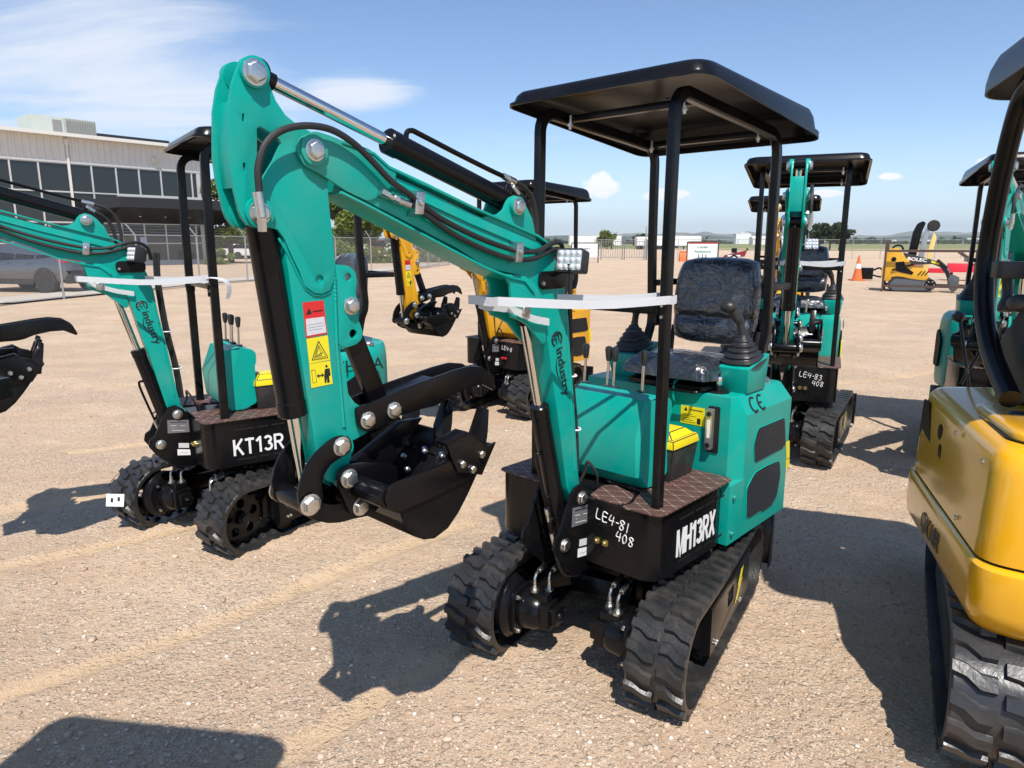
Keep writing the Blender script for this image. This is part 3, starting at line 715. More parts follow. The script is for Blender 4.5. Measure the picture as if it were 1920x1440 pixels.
        er = rpoly([(bp_[0]+.035,bp_[1]-.01),(bp_[0]+.01,bp_[1]+.036),(bp_[0]-.06,bp_[1]+.03),(bp_[0]-.16,bp_[1]+.0),(bp_[0]-.16,bp_[1]-.10),(bl_[0]-.03,bl_[1]-.030),(bl_[0]+.03,bl_[1]-.02)], .02, 3)
        for s in (-1, 1): mb.prism(er, *sorted((s*.056, s*.068)))
        for s in (-1, 1):
            mb.cyl((bp_[0], s*.05, bp_[1]), (bp_[0], s*.078, bp_[1]), .031, n=24)
        # inside gussets
        mb.prism([(bp_[0]-.05,bp_[1]+.02),(bp_[0]-.22,bp_[1]+.10),(bp_[0]-.30,bp_[1]+.10),(bp_[0]-.14,bp_[1]-.06)], -.012, .012)
        mb.mi(1)
        for (yy, dx, dz) in ((.12,-.0,0),(.05,0,0),(-.03,0,0),(-.12,0,0)):
            mb.hexh((a.x+.016, yy, a.y+.015), (1,0,.3), .009, .014)
        for p in [(1.141,1.006),(1.102,0.982),(1.066,1.018)]:
            for s in (-1, 1): mb.hexh((p[0], s*(BW+.017), p[1]), (0,s,0), .012, .012)
        for (dx, yy) in ((.10,.09),(.06,.06),(.06,-.02),(.11,-.06),(.16,.02)): mb.sph((b.x+dx+.02, yy, b.y-.035-dx*.25), .010, 6)
        return mb
    bk = u.part('bucket', 'bucket', bucket, [BLAK, ZINC], F, bevel=.0015)
    pin(u, bk, 'l4', [(1.42,1.004)][0], .079, .018)
    def tooth():
        mb = MB(); b = Vector([(1.034,1.014)][0])
        mb.hexa([(b.x-.014,-.020,b.y-.03),(b.x+.016,-.020,b.y-.03),(b.x+.016,.020,b.y-.03),(b.x-.014,.020,b.y-.03)], [(b.x-.03,-.021,b.y+.05),(b.x+.012,-.021,b.y+.045),(b.x+.012,.021,b.y+.045),(b.x-.03,.021,b.y+.05)])
        mb.hexa([(b.x-.03,-.021,b.y+.05),(b.x+.012,-.021,b.y+.045),(b.x+.012,.021,b.y+.045),(b.x-.03,.021,b.y+.05)], [(b.x-.040,-.016,b.y+.115),(b.x-.022,-.016,b.y+.125),(b.x-.022,.016,b.y+.125),(b.x-.040,.016,b.y+.115)])
        return mb
    for yy in (.155, 0, -.155): u.part('tooth', 'tooth', tooth, BLAK, None, bevel=.002, parent=bk).matrix_local = Matrix.Translation((0, yy, 0))
    # thumb
    def thumb():
        mb = MB()
        pl = rpoly([(1.37,1.157),(1.369,1.179),(1.332,1.184),(1.204,1.209),(1.022,1.234),(0.957,1.239),(0.9,1.23),(0.86,1.201),(0.841,1.155),(0.848,1.146),(0.9,1.174),(0.958,1.173),(1.024,1.161),(1.067,1.144),(1.098,1.138),(1.149,1.138),(1.226,1.132),(1.296,1.11),(1.335,1.105),(1.362,1.124)], .006, 2)
        for s in (-1, 1): mb.prism(pl, *sorted((s*.040, s*.050)))
        mb.prism([(1.241,1.188),(1.084,1.22),(1.08,1.21),(1.238,1.176)], -.04, .04); mb.prism([(1.279,1.156),(1.166,1.176),(1.162,1.164),(1.276,1.143)], -.04, .04)
        for q in [(1.334,1.139),(1.246,1.152)]:
            mb.cyl((q[0],-.05,q[1]), (q[0],.05,q[1]), .016, n=20)
            for s in (-1, 1): mb.cyl((q[0], s*.05, q[1]), (q[0], s*.054, q[1]), .022, n=20)
        return mb
    th = u.part('thumb', 'thumb', thumb, BLAK, F, bevel=.0015)
    pin(u, th, 't1', [(1.337,1.141)][0], .054, .0165); pin(u, th, 't2', [(1.249,1.153)][0], .054, .0165)
    def tlink():
        mb = MB(); a = [(1.379,1.457)][0]; b = [(1.257,1.157)][0]; d = Vector((b[0]-a[0], b[1]-a[1])).normalized(); n_ = Vector((-d.y, d.x))*.028
        mb.prism([(a[0]+n_.x,a[1]+n_.y),(b[0]+n_.x,b[1]+n_.y),(b[0]-n_.x,b[1]-n_.y),(a[0]-n_.x,a[1]-n_.y)], -.012, .012); return mb
    u.part('thumb_strut', 'tlink', tlink, BLAK, F, bevel=.002)
    # hoses
    HL = []
    def hp(pts, r=.0082): HL.append(([(x, y, z) for (x, z), y in pts], r, 5))
    A = [(1.614,1.678),(1.615,1.727),(1.613,1.773),(1.592,1.822),(1.551,1.855),(1.491,1.872),(1.423,1.871),(1.36,1.846),(1.306,1.808),(1.25,1.764),(1.183,1.729),(1.079,1.675),(0.931,1.623),(0.798,1.589),(0.731,1.579)]
    B = [(0.724,1.578),(0.659,1.583),(0.584,1.605),(0.522,1.607),(0.478,1.58),(0.461,1.519)]
    hp([(p, .075 if i < 11 else .068) for i, p in enumerate(A)]+[(p, y) for p, y in zip(B[1:], (.068,.06,.045,.02,.0))])
    C = [(1.185,1.715),(1.146,1.692),(1.03,1.633),(0.907,1.589),(0.786,1.559),(0.685,1.558),(0.592,1.581),(0.527,1.586),(0.48,1.555)]; hp([(p, y) for p, y in zip(C, (.066,.066,.066,.066,.068,.068,.06,.045,.02))])
    HL.append(([ap(.03,.071), ap(-.02,.07,.0), ap(-.07,.045), ap(-.11,-.02), ap(-.13,-.10), ap(-.13,-.17)], .0082, 5))
    HL.append(([ap(.02,.035,.014), ap(-.03,.02,.014), ap(-.07,-.02,.014), ap(-.10,-.09,.014), ap(-.105,-.16,.014)], .0082, 5))
    G = [(0.451,1.554),(0.458,1.443),(0.455,1.329),(0.439,1.133),(0.409,0.926),(0.398,0.757)]
    for k in range(4): HL.append(([(x-.012-.010*(k%2), -.024+.016*k, z) for x, z in G], .0082, 3))
    HL.append(([(.38,.03,.70), (.36,.05,.76), (.36,.062,.80), (.33,.085,.74), (.30,.05,.66)], .006, 5))
    a = bp(.145,.050); b = bp(.04,.058,.012)
    HL.append(([a, (a[0]-.02,a[1]+.01,a[2]-.10), (a[0]-.05,a[1]+.02,a[2]-.17), (a[0]-.13,a[1]+.03,a[2]-.21)], .0085, 5))
    HL.append(([b, (b[0]-.01,b[1]+.01,b[2]-.06), (b[0]-.04,b[1]+.02,b[2]-.12), (b[0]-.12,b[1]+.02,b[2]-.15)], .0085, 5))
    for i, (pts, r, sm) in enumerate(HL): u.part('hydraulic_hose', ('hose', i), lambda pts=pts, r=r, sm=sm: MB().tube(pts, r, n=10, smooth=sm), HOSE, F)
    def tie(z, x):
        return lambda: MB().tube([(x+.03*math.cos(a*math.pi/8), .0+.045*math.sin(a*math.pi/8), z) for a in range(17)], .0035, n=6, smooth=1)
    for k, i in enumerate((3, 4)): u.part('cable_tie', ('tie', k), tie(G[i][1], G[i][0]-.015), WHIT, F)
    for k, q in enumerate(([(1.167,1.713)][0], [(0.771,1.579)][0])):
        def clamp(q=q):
            mb = MB(); mb.hexa([(q[0]-.018,.05,q[1]-.036),(q[0]+.012,.05,q[1]-.036),(q[0]+.012,.082,q[1]-.030),(q[0]-.018,.082,q[1]-.030)], [(q[0]-.026,.05,q[1]+.034),(q[0]+.004,.05,q[1]+.034),(q[0]+.004,.082,q[1]+.028),(q[0]-.026,.082,q[1]+.028)]); mb.hexh((q[0]-.007,.080,q[1]), (0,1,0), .010, .012); return mb
        u.part('hose_clamp', ('clamp', k), clamp, ZINC, F, bevel=.001)
    def ff():
        mb = MB(); f = [Vector((x, .066, z)) for x, z in [(1.278,1.737),(1.252,1.727),(1.252,1.727),(1.223,1.718),(1.223,1.717),(1.184,1.707)]]
        mb.cyl(f[0], f[1], .0115, n=6); mb.cyl(f[1], f[3], .0095, n=14); mb.cyl((f[1]+f[3])/2, f[3], .0125, n=6); mb.cyl(f[4], f[5], .0105, n=14); return mb
    u.part('hose_fitting', 'ff', ff, ZINC, F)
    def fe():
        q = [(1.617,1.678)][0]; mb = MB(); mb.cyl((q[0]+.004,.078,q[1]+.040), (q[0]-.002,.078,q[1]-.015), .0115, n=18); mb.cyl((q[0]-.002,.078,q[1]-.015), (q[0]-.004,.074,q[1]-.045), .011, n=6); return mb
    u.part('hose_fitting', 'fe', fe, ZINC, F)
    def lamp():
        mb = MB(); c = Vector((.60, .105, 1.535)); 
        mb.prism(rrect(-.040,.040,-.036,.036,.006), 0, .040, 'x')
        return mb
    # work lamp turned a little to the side
    LM = F @ Matrix.Translation((.57, .125, 1.552)) @ Matrix.Rotation(R(14), 4, 'Z') @ Matrix.Rotation(R(-12), 4, 'Y')
    def lbody():
        mb = MB(); mb.prism(rrect(-.050,.050,-.038,.038,.008), -.045, -.004, 'x')
        for k in range(6): mb.box(-.056, -.045, -.04+.016*k, -.036+.016*k, -.03, .03)
        mb.prism(rrect(-.049,.049,-.039,.039,.009), -.010, .002, 'x'); return mb
    def lens():
        mb = MB(); mb.prism(rrect(-.043,.043,-.033,.033,.005), .0, .004, 'x')
        for i in range(4):
            for j in range(3): mb.rev([(0,.010),(.002,.0095),(.005,.006),(.006,.002)], (.004, -.032+.0213*i, -.022+.022*j), (1,0,0), 12)
        return mb
    lb = u.part('work_lamp', 'lamp', lbody, PLAS, LM, bevel=.001); u.part('lamp_lens', 'lens', lens, mat('lamp_reflector', (.82,.83,.85), .12, metal=.55), parent=lb)
    def lbr():
        mb = MB(); mb.prism(rrect(.50,.64,1.455,1.515,.022), .050, .056); mb.bar((.57,.056,1.50), (.57,.10,1.52), .03, .008); mb.box(.55, .58, .09, .135, 1.51, 1.54)
        mb.mi(1); mb.hexh((.625,.056,1.475), (0,1,0), .010, .008); mb.hexh((.55,.10,1.522), (0,1,0), .009, .04); return mb
    u.part('lamp_bracket', 'lbr', lbr, [BLKM, ZINC], F, bevel=.001)
    # swing post (turns with the boom)
    def post():
        mb = MB()
        pl = rpoly([(0.463,0.724),(0.429,0.732),(0.389,0.705),(0.353,0.646),(0.343,0.375),(0.45,0.374),(0.544,0.463),(0.579,0.518),(0.57,0.557),(0.543,0.573),(0.526,0.61),(0.502,0.661),(0.482,0.702)], .006, 2)
        for s in (-1, 1): mb.prism(pl, *sorted((s*.070, s*.082)))
        mb.box(.27, .36, -.07, .07, .43, .50); mb.box(.27, .33, -.07, .07, .50, .62); mb.cyl((.30,0,.36), (.30,0,.60), .045, n=24)
        mb.prism([(.36,.43),(.46,.42),(.40,.52),(.36,.56)], -.07, -.058); mb.prism([(.36,.43),(.46,.42),(.40,.52),(.36,.56)], .058, .07)
        return mb
    sp = u.part('swing_post', 'post', post, BLAK, F, bevel=.002)
    pin(u, sp, 's1', [(0.42,0.678)][0], .083, .0185); pin(u, sp, 's2', [(0.518,0.521)][0], .083, .0185)
    def plate():
        mb = MB(); y = .0825
        mb.mi(0).prism([(0.475,0.653),(0.367,0.639),(0.368,0.569),(0.479,0.579)], y, y+.001)
        mb.mi(2)
        for q in ([(0.461,0.62),(0.432,0.615)], [(0.412,0.612),(0.389,0.609)], [(0.454,0.605),(0.448,0.603)], [(0.457,0.591),(0.392,0.582)]): mb.tube([(a, y+.001, b) for a, b in q], .0009, n=5, smooth=1)
        mb.mi(3); mb.tube([(a, y+.001, b) for a, b in [(0.462,0.639),(0.38,0.63)]], .0022, n=5, smooth=1); 
        return mb
    u.part('rating_plate', 'plate', plate, [GREYP, PAPR, WHIT, INK], parent=sp)
    u.part('sticker', 'stk1', lambda: MB().prism([(0.429,0.515),(0.376,0.506),(0.378,0.479),(0.431,0.488)], .0825, .0833), PAPR, parent=sp)
    def st2():
        mb = MB(); mb.mi(0).prism([(0.438,0.481),(0.374,0.469),(0.373,0.436),(0.44,0.446)], .0825, .0833); mb.mi(1).tube([(a, .0833, b) for a, b in [(0.427,0.454),(0.417,0.462),(0.407,0.452),(0.384,0.455)]], .0008, n=5, smooth=1); return mb
    u.part('sticker', 'stk2', st2, [WHIT, INK], parent=sp)
    return bo

def house(u, P, opt):
    I = Matrix.Identity(4)
    cowl = opt.get('cowl', 'box')
    def skirt():
        mb = MB(); out = rpoly([(.385,.385),(-.135,.385),(-.135,-.385),(.385,-.385)], .085, 6)
        mb.prism(out, .415, .672, 'z'); mb.rev([(0,.17),(.03,.18)], (0,0,.385), (0,0,1), 32)
        mb.box(-.70, -.13, -.36, .36, .40, .46)
        # pressed slots beside the lettering
        return mb
    sk = u.part('base_housing', 'skirt', skirt, BLAK, I, bevel=.005, seg=3)
    def slots(zs_):
        mb = MB()
        for z in (.615, .448):
            for x0, x1 in ((.23,.125),(.11,.05),(.035,-.04),(-.055,-.115)): mb.box(x1, x0, .3845, .3862, z, z+.0085)
        return mb
    if opt.get('model'):
        for z in (.615, .448):
            for x0, x1 in ((.23,.125),(.11,.05),(.035,-.04),(-.055,-.115)): u.part('louvre_slot', ('slots', z, x0), lambda z=z, x0=x0, x1=x1: MB().box(x1, x0, .3845, .3862, z, z+.0085), MESH, parent=sk)
        u.part('lettering', opt['model'], lambda: blockmb(opt['model'], opt.get('th', .104), opt.get('tsx', .62), basis((.245, .3856, .476), (-1,0,0), (0,0,1)), .15), WHIT, parent=sk)
    if opt.get('hand'):
        def hw():
            mb = hand(opt['hand'][0], .038, basis((.3855, .125, .602), (0,1,-.16), (0,0,1)), .0042)
            m2 = hand(opt['hand'][1], .036, basis((.3855, .215, .540), (0,1,-.12), (0,0,1)), .0040); mb.add(m2.v, m2.f); return mb
        u.part('handwriting', opt['hand'][0], hw, CHALK, parent=sk)
    for ky in (.135, .172):
        def knobs(ky=ky):
            mb = MB(); mb.cyl((.385,ky,.515), (.392,ky,.515), .014, n=18); mb.hexh((.392,ky,.515), (1,0,0), .009, .01); mb.cyl((.402,ky,.515), (.407,ky,.515), .0035, n=8); return mb
        u.part('terminal_post', ('knobs', ky), knobs, mat('brass', (.55,.47,.22), .3, metal=1) if opt.get('model') == 'MH13RX' else mat('red_plastic', (.5,.02,.02), .4), parent=sk)
    def matm():
        mb = MB(); a = rpoly([(.385,.09),(.385,.215),(.345,.24),(.26,.21),(.22,.09),(.26,.06)], .02, 3); b = rpoly([(.40,.235),(.385,.40),(-.165,.40),(-.165,.02),(.20,.02),(.21,.21),(.30,.235),(.34,.255)], .035, 4)
        c = rpoly([(.39,-.12),(.39,-.38),(-.165,-.38),(-.165,-.02),(.15,-.02),(.2,-.12)], .035, 4)
        for q in (a, b, c): mb.prism(q, .6735, .680, 'z')
        return mb
    u.part('floor_mat', 'mat', matm, QUILT, I, bevel=.0015)
    # engine housing
    if cowl == 'box':
        def eng():
            mb = MB()
            lo = [(-.135,.40),(-.72,.40),(-.74,.38),(-.74,-.38),(-.72,-.40),(-.135,-.40),(-.135,-.395),(-.18,-.39),(-.18,.36),(-.135,.395)]
            # shell made of levels so the shoulders slope
            def lev(z, pts): return [(x, y, z) for x, y in pts]
            A = [(-.19,.355),(-.25,.40),(-.70,.40),(-.73,.37),(-.73,-.37),(-.70,-.40),(-.25,-.40),(-.19,-.355)]
            B = [(-.19,.355),(-.235,.36),(-.66,.36),(-.68,.34),(-.68,-.34),(-.66,-.36),(-.235,-.36),(-.19,-.355)]
            r = [lev(.40, A), lev(.925, A), lev(1.0, B)]
            mb.grid([q+[q[0]] for q in r]); mb.add(r[2], [tuple(range(8))]); mb.add(r[0], [tuple(reversed(range(8)))])
            mb.box(-.26, -.135, .36, .401, .40, .655); mb.box(-.26, -.135, -.401, -.36, .40, .655)
            mb.mi(1)
            for z in (.60, .445): mb.hexh((-.165,.401,z), (0,1,0), .009, .012)
            return mb
        en = u.part('engine_cover', 'eng', eng, [P, ZINC], I, bevel=.004, seg=3)
        gu = rpoly([(-0.356,0.85),(-0.63,0.848),(-0.668,0.71),(-0.565,0.701),(-0.348,0.704),(-0.325,0.788)], .02, 4); gl = rpoly([(-0.355,0.658),(-0.471,0.661),(-0.608,0.654),(-0.632,0.586),(-0.609,0.485),(-0.552,0.451),(-0.302,0.469),(-0.286,0.607)], .02, 4)
        def gr():
            mb = MB(); return mb
        for kk, gp in enumerate((gu, gl)):
            def gr(gp=gp):
                mb = MB(); mb.mi(0).prism(gp, .4005, .4018); zs = [p[1] for p in gp]; z = min(zs)+.006; mb.mi(1)
                while z < max(zs)-.004:
                    xs_ = []
                    for i in range(len(gp)):
                        (ax, az), (bx, bz) = gp[i-1], gp[i]
                        if (az-z)*(bz-z) < 0: xs_.append(ax+(bx-ax)*(z-az)/(bz-az))
                    if len(xs_) >= 2: mb.hexa([(min(xs_),.4015,z),(max(xs_),.4015,z),(max(xs_),.404,z-.0025),(min(xs_),.404,z-.0025)], [(min(xs_),.4015,z+.003),(max(xs_),.4015,z+.003),(max(xs_),.4045,z+.0005),(min(xs_),.4045,z+.0005)])
                    z += .0095
                return mb
            u.part('side_grille', ('gr', kk), gr, [NET, mat('grille_bar', (.022,.022,.023), .4)], parent=en)
            def gf(gp=gp):
                mb = MB(); mb.tube([(x, .401, z) for x, z in gp]+[(gp[0][0], .401, gp[0][1])], .0022, n=6, smooth=1); return mb
            u.part('grille_frame', ('gf', kk), gf, P, parent=en)
        def ce():
            mb = MB(); n = Vector((0,.075,.04)).normalized(); o = Vector((-.315,.383,.952)); ux = Vector((-1,0,0)); uy = Vector((0,-.04,.075)).normalized()
            def p(a, b): return o+ux*a+uy*b+n*.0012
            mb.tube([p(.02+.030*math.cos(R(a)), .031*math.sin(R(a))) for a in range(60, 301, 20)], .0058, n=6, smooth=1)
            mb.tube([p(.09+.030*math.cos(R(a)), .031*math.sin(R(a))) for a in range(60, 301, 20)], .0058, n=6, smooth=1); mb.tube([p(.062,0), p(.09,0)], .0058, n=6, smooth=1); return mb
        u.part('lettering', 'ce', ce, INK, parent=en)
        def gauge():
            mb = MB(); x = -.1895; mb.mi(0).rbox(x, x+.004, .262, .312, .76, .955, .006, 3, 'x'); mb.mi(1).rbox(x+.004, x+.024, .262, .290, .775, .945, .005, 3, 'x'); mb.mi(2).box(x+.024, x+.026, .270, .282, .825, .90)
            mb.mi(0).cyl((x+.024,.276,.925), (x+.03,.276,.925), .010, n=16); mb.cyl((x+.024,.276,.795), (x+.03,.276,.795), .010, n=16); return mb
        u.part('sight_gauge', 'gauge', gauge, [MESH, mat('cast_aluminium', (.55,.55,.56), .35, metal=.8), WHIT], parent=en)
        def stk():
            mb = MB(); x = -.1896; mb.mi(0).box(x, x+.0012, .135, .245, .862, .938); mb.mi(1)
            def ln(y0, y1, z, r=.0008): mb.tube([(x+.0014,y0,z),(x+.0014,y1,z)], r, n=5, smooth=1)
            mb.prism([(.150,.918),(.166,.918),(.158,.934)], x+.001, x+.0022, 'x'); ln(.178,.235,.925,.0016)
            for z, e in ((.905,.21),(.897,.225),(.888,.20),(.880,.212),(.871,.225)): ln(.145, e-.02, z)
            mb.box(x+.001, x+.0022, .212, .228, .868, .892); return mb
        u.part('fuel_label', 'stk', stk, [DYEL, INK], parent=en)
        def wl():
            mb = MB(); mb.mi(0).prism([(-0.669,0.725),(-0.711,0.724),(-0.727,0.639),(-0.691,0.64)], .4005, .4018); mb.prism([(-0.686,0.636),(-0.729,0.634),(-0.73,0.595),(-0.694,0.594)], .4005, .4018); return mb
        u.part('warning_label', 'wl', wl, [DYEL, INK], parent=en)
    else:
        def eng():
            mb = MB(); rows = []
            def sec(z, k):
                pts = rpoly([(-.19,.37*k),(-.60-.0*k,.40*k),(-.78*(.9+.1*k),.22*k),(-.78*(.9+.1*k),-.22*k),(-.60,-.40*k),(-.19,-.37*k)], .12, 5); return [(x, y, z) for x, y in pts]
            for z, k in ((.40,.97),(.46,1),(.86,1),(.93,.985),(.975,.95),(1.0,.88)): q = sec(z, k); rows.append(q+[q[0]])
            mb.grid(rows); mb.add(rows[-1][:-1], [tuple(range(len(rows[-1])-1))]); return mb
        en = u.part('engine_cover', 'engr', eng, P, I)
        def gr(s):
            mb = MB()
            if s:
                a = Vector((-.60, s*.40)); b = Vector((-.78, s*.22)); n_ = Vector((-.707, s*.707)); d = (b-a).normalized()
                q = rpoly([(a.x+.2,.55),(a.x+.03,.55),(a.x+.03,.82),(a.x+.1,.86),(a.x+.24,.78)], .03); mb.prism([(x, z) for x, z in q], *sorted((s*.392, s*.402)))
            else: mb.prism(rpoly([(-.10,.6),(.10,.6),(.06,.84),(-.12,.84)], .03), -.784, -.775, 'x')
            return mb
        for s in (-1, 0, 1): u.part('side_grille', ('grr', s), lambda s=s: gr(s), NET, parent=en)
        u.part('lettering', 'china', lambda: textmb('CHINA', .10, basis((-.33,.406,.87), (-1,0,0), (0,0,1)), .001, .004, 1), INK, parent=en)
        def wl():
            mb = MB(); mb.prism(rrect(-.28,-.22,.6,.8,.004), .396, .404); return mb
        u.part('warning_label', 'wlr', wl, DYEL, parent=en)
    def cap():
        mb = MB(); mb.rev([(0,.036),(.012,.036),(.014,.03),(.022,.026),(.024,.01)], (-.60,.30,1.0), (0,0,1), 24); return mb
    u.part('fuel_cap', 'cap', cap, ZINC, parent=en)
    def ball():
        mb = MB(); mb.mi(1).rev([(0,.045),(.003,.045)], (-.26,.265,1.0), (0,0,1), 20); mb.cyl((-.26,.265,1.0), (-.26,.265,1.03), .013, n=16); mb.mi(0).rev([(0,.014),(.012,.019),(.025,.021),(.038,.018),(.046,.008)], (-.26,.265,1.03), (0,0,1), 10); return mb
    u.part('throttle_knob', 'ball', ball, [CHRM, MESH], parent=en)
    def hook(yh=.0):
        mb = MB()
        for y in (yh,): mb.tube([(-.19,y,.95), (-.175,y,.96), (-.172,y,1.0), (-.18,y,1.035), (-.20,y,1.04)], .006, n=8)
        return mb
    for yh in (-.05, .105): u.part('hinge', ('hook', yh), lambda yh=yh: hook(yh), P, parent=en, bevel=.001)
    # seat
    cy = .055
    def pan():
        mb = MB(); mb.rbox(-.58, -.17, cy-.19, cy+.19, 1.012, 1.028, .03); mb.box(-.50, -.22, cy-.14, cy+.14, 1.0, 1.015); mb.bar((-.56,cy-.20,1.03), (-.60,cy-.21,1.22), .012, .03); mb.bar((-.56,cy+.20,1.03), (-.60,cy+.21,1.22), .012, .03)
        mb.tube([(-.16,cy+.02,1.012), (-.14,cy+.02,1.010), (-.14,cy+.16,1.010), (-.16,cy+.16,1.012)], .006, n=8); return mb
    st = u.part('seat', 'pan', pan, BLKM, I, bevel=.002)
    def cush():
        mb = MB(); N = 64; rows = []
        for i in range(N+1):
            row = []
            for j in range(N+1):
                a = i/N*2-1; b = j/N*2-1; k = (1-abs(a)**4)**.35*(1-abs(b)**4)**.35 if abs(a) < 1 and abs(b) < 1 else 0
                e = .86+.14*(1-max(0, a)*.5)
                x = -.375+.235*a*(1-.05*b*b); y = cy+.215*b*(.97 if a > 0 else 1)*(1-.06*a*a); z = 1.038+.095*k + (.018*a) + .012*abs(b)**3*k - .008*math.sin(a*9+b*3)*k*.25
                row.append((x, y, z))
            rows.append(row)
        mb.grid(rows); return mb
    def ssub(m): return m
    u.part('seat_cushion', 'cush', cush, FILM, parent=st, ang=80, wr=.0026)
    def back():
        mb = MB(); N = 64
        for sgn in (1, -1):
            rows = []
            for i in range(N+1):
                row = []
                for j in range(N+1):
                    a = i/N*2-1; b = j/N*2-1; k = ((1-abs(a)**5)**.4*(1-abs(b)**5)**.4)
                    yy = cy-.0+.205*b*(1-.12*max(0,a)**2.5)*(1-.07*max(0,-a)**2); zz = 1.345+.195*a*(1-.10*abs(b)**4)
                    xx = -.60-.10*(zz-1.2)+ (.050 if sgn > 0 else -.03)*k + (.030*abs(b)**2.2*k if sgn > 0 else 0) - (.018*max(0,1-abs((zz-1.27)/.03))*k if sgn > 0 else 0)
                    row.append((xx, yy, zz))
                rows.append(row)
            mb.grid(rows)
        return mb
    u.part('backrest', 'back', back, FILM, parent=st, ang=80, wr=.0026)
    # joystick pods
    for s, px_, py_ in ((1, -.36, .305), (-1, -.36, -.235)):
        def pod(s=s, py_=py_):
            mb = MB(); y0, y1 = py_-.075, py_+.075
            mb.hexa([(-.30,y0+.01,1.0),(-.47,y0+.01,1.0),(-.47,y1-.01,1.0),(-.30,y1-.01,1.0)], [(-.275,y0,1.105),(-.475,y0,1.15),(-.475,y1,1.15),(-.275,y1,1.105)]); return mb
        pd = u.part('control_pod', ('pod', s), pod, P, I, bevel=.004)
        def boot(py_=py_):
            mb = MB(); rows = []; n = 24
            for k in range(27):
                h = k/26; z = .022+h*.115; r = .070*(1-h)**.8+.019; r += .006*math.cos(k*math.pi*2/4.3)*(1-h*.5); row = []
                for i in range(n):
                    th = 2*math.pi*i/n; sq = 1/max(abs(math.cos(th)), abs(math.sin(th))); q = 1+(sq-1)*.55*(1-h)
                    row.append((-.375+r*q*math.cos(th)-.0*h, py_+r*q*.9*math.sin(th), 1.095+z+.22*(-.375-(-.375+r*math.cos(th)))*(1-h)))
                rows.append(row)
            mb.grid(rows, True); mb.add(rows[-1], [tuple(range(n))]); return mb
        u.part('rubber_boot', ('boot', s), boot, PLAS, parent=pd, ang=60)
        def stick(py_=py_, s=s):
            mb = MB(); t0 = (-.375,py_,1.21); mb.tube([t0, (-.368,py_-.012*s,1.27), (-.352,py_-.028*s,1.315), (-.33,py_-.045*s,1.345)], [.017,.015,.021,.019], n=14, smooth=4)
            mb.sph((-.325,py_-.052*s,1.348), .031, 10, (1.0,1.15,.85)); return mb
        u.part('joystick', ('stick', s), stick, PLAS, parent=pd, ang=70)
    # front console with its levers
    def cons():
        mb = MB()
        yl, yr = -.155, .225
        F_ = [(.205,1.030),(.262,.885),(.250,.740),(.205,.690)]
        ins = [.012, .0, .0, .055]
        rows = []
        for (x, z), k in zip(F_, (0,0,0,0)):
            rows.append([(x-.075,yl,z+.01 if z > 1 else z),(x-.012,yl+.02,z),(x,yl+.032,z),(x,yr-.022,z),(x-.012,yr-.006,z),(x-.075,yr,z)])
        low = [(.13,yl+.05,.682),(.17,yl+.07,.682),(.18,yl+.08,.682),(.18,yr-.075,.682),(.17,yr-.065,.682),(.13,yr-.05,.682)]
        mb.grid(rows+[low])
        # sides and top behind the front skin
        S = [(.13,1.04),(.187,.885),(.175,.74),(.13,.69),(.06,.72),(.055,.93),(.045,.955),(.045,1.0),(.06,1.02)]
        mb.prism(S, yl, yl+.004); mb.prism(rpoly(S, .01, 2), yr-.004, yr); mb.prism([(.131,1.04),(.06,1.02),(.045,1.0),(.045,.955),(.055,.93),(.06,.74),(.13,.69)], yl+.004, yr-.004)
        mb.add([(.205-.012,yl+.02,1.030),(.205,yl+.032,1.03),(.205,yr-.022,1.03),(.193,yr-.006,1.03),(.13,yr,1.04),(.13,yl,1.04)], [(0,1,2,3,4,5)])
        return mb
    cn = u.part('front_console', 'cons', cons, P, I, bevel=.003)
    def qc(): return textmb('QC\nPASS', .022, basis((.115,.2065,.93), (-1,0,0), (0,0,1)), .0008, .01, 1, align='CENTER')
    if opt.get('qc'): u.part('lettering', 'qc', qc, WHIT, parent=cn)
    for k, y in enumerate((-.15, -.035, -.005, .13)):
        def lev(y=y, k=k):
            mb = MB(); mb.mi(0).cyl((.11,y,1.03), (.105,y,1.15), .0058, n=12); mb.mi(1).rev([(0,.0085),(.012,.012),(.045,.0155),(.055,.014),(.060,.006)], (.105,y,1.142), (-.02,0,1), 18); mb.mi(1).cyl((.11,y,1.03), (.11,y,1.043), .02, n=14); return mb
        u.part('lever', ('lev', k), lev, [CHRM, PLAS], parent=cn)
    def tbox():
        mb = MB(); mb.mi(0).hexa([(-.12,.06,.68),(.055,.06,.68),(.055,.235,.68),(-.12,.235,.68)], [(-.13,.05,.80),(.065,.05,.80),(.065,.25,.80),(-.13,.25,.80)])
        mb.box(-.13, .065, .05, .25, .8, .815)
        mb.mi(1).hexa([(-.135,.045,.815),(.07,.045,.815),(.07,.256,.815),(-.135,.256,.815)], [(-.13,.05,.85),(.065,.05,.85),(.065,.25,.85),(-.13,.25,.85)])
        mb.hexa([(-.12,.06,.85),(.055,.06,.85),(.055,.24,.85),(-.12,.24,.85)], [(-.09,.09,.875),(.03,.09,.875),(.03,.21,.875),(-.09,.21,.875)]); return mb
    u.part('battery_box', 'tbox', tbox, [PLAS, LIDY], I, bevel=.003)
    # canopy
    z0 = .055; dp = opt.get('post_dx', 0)
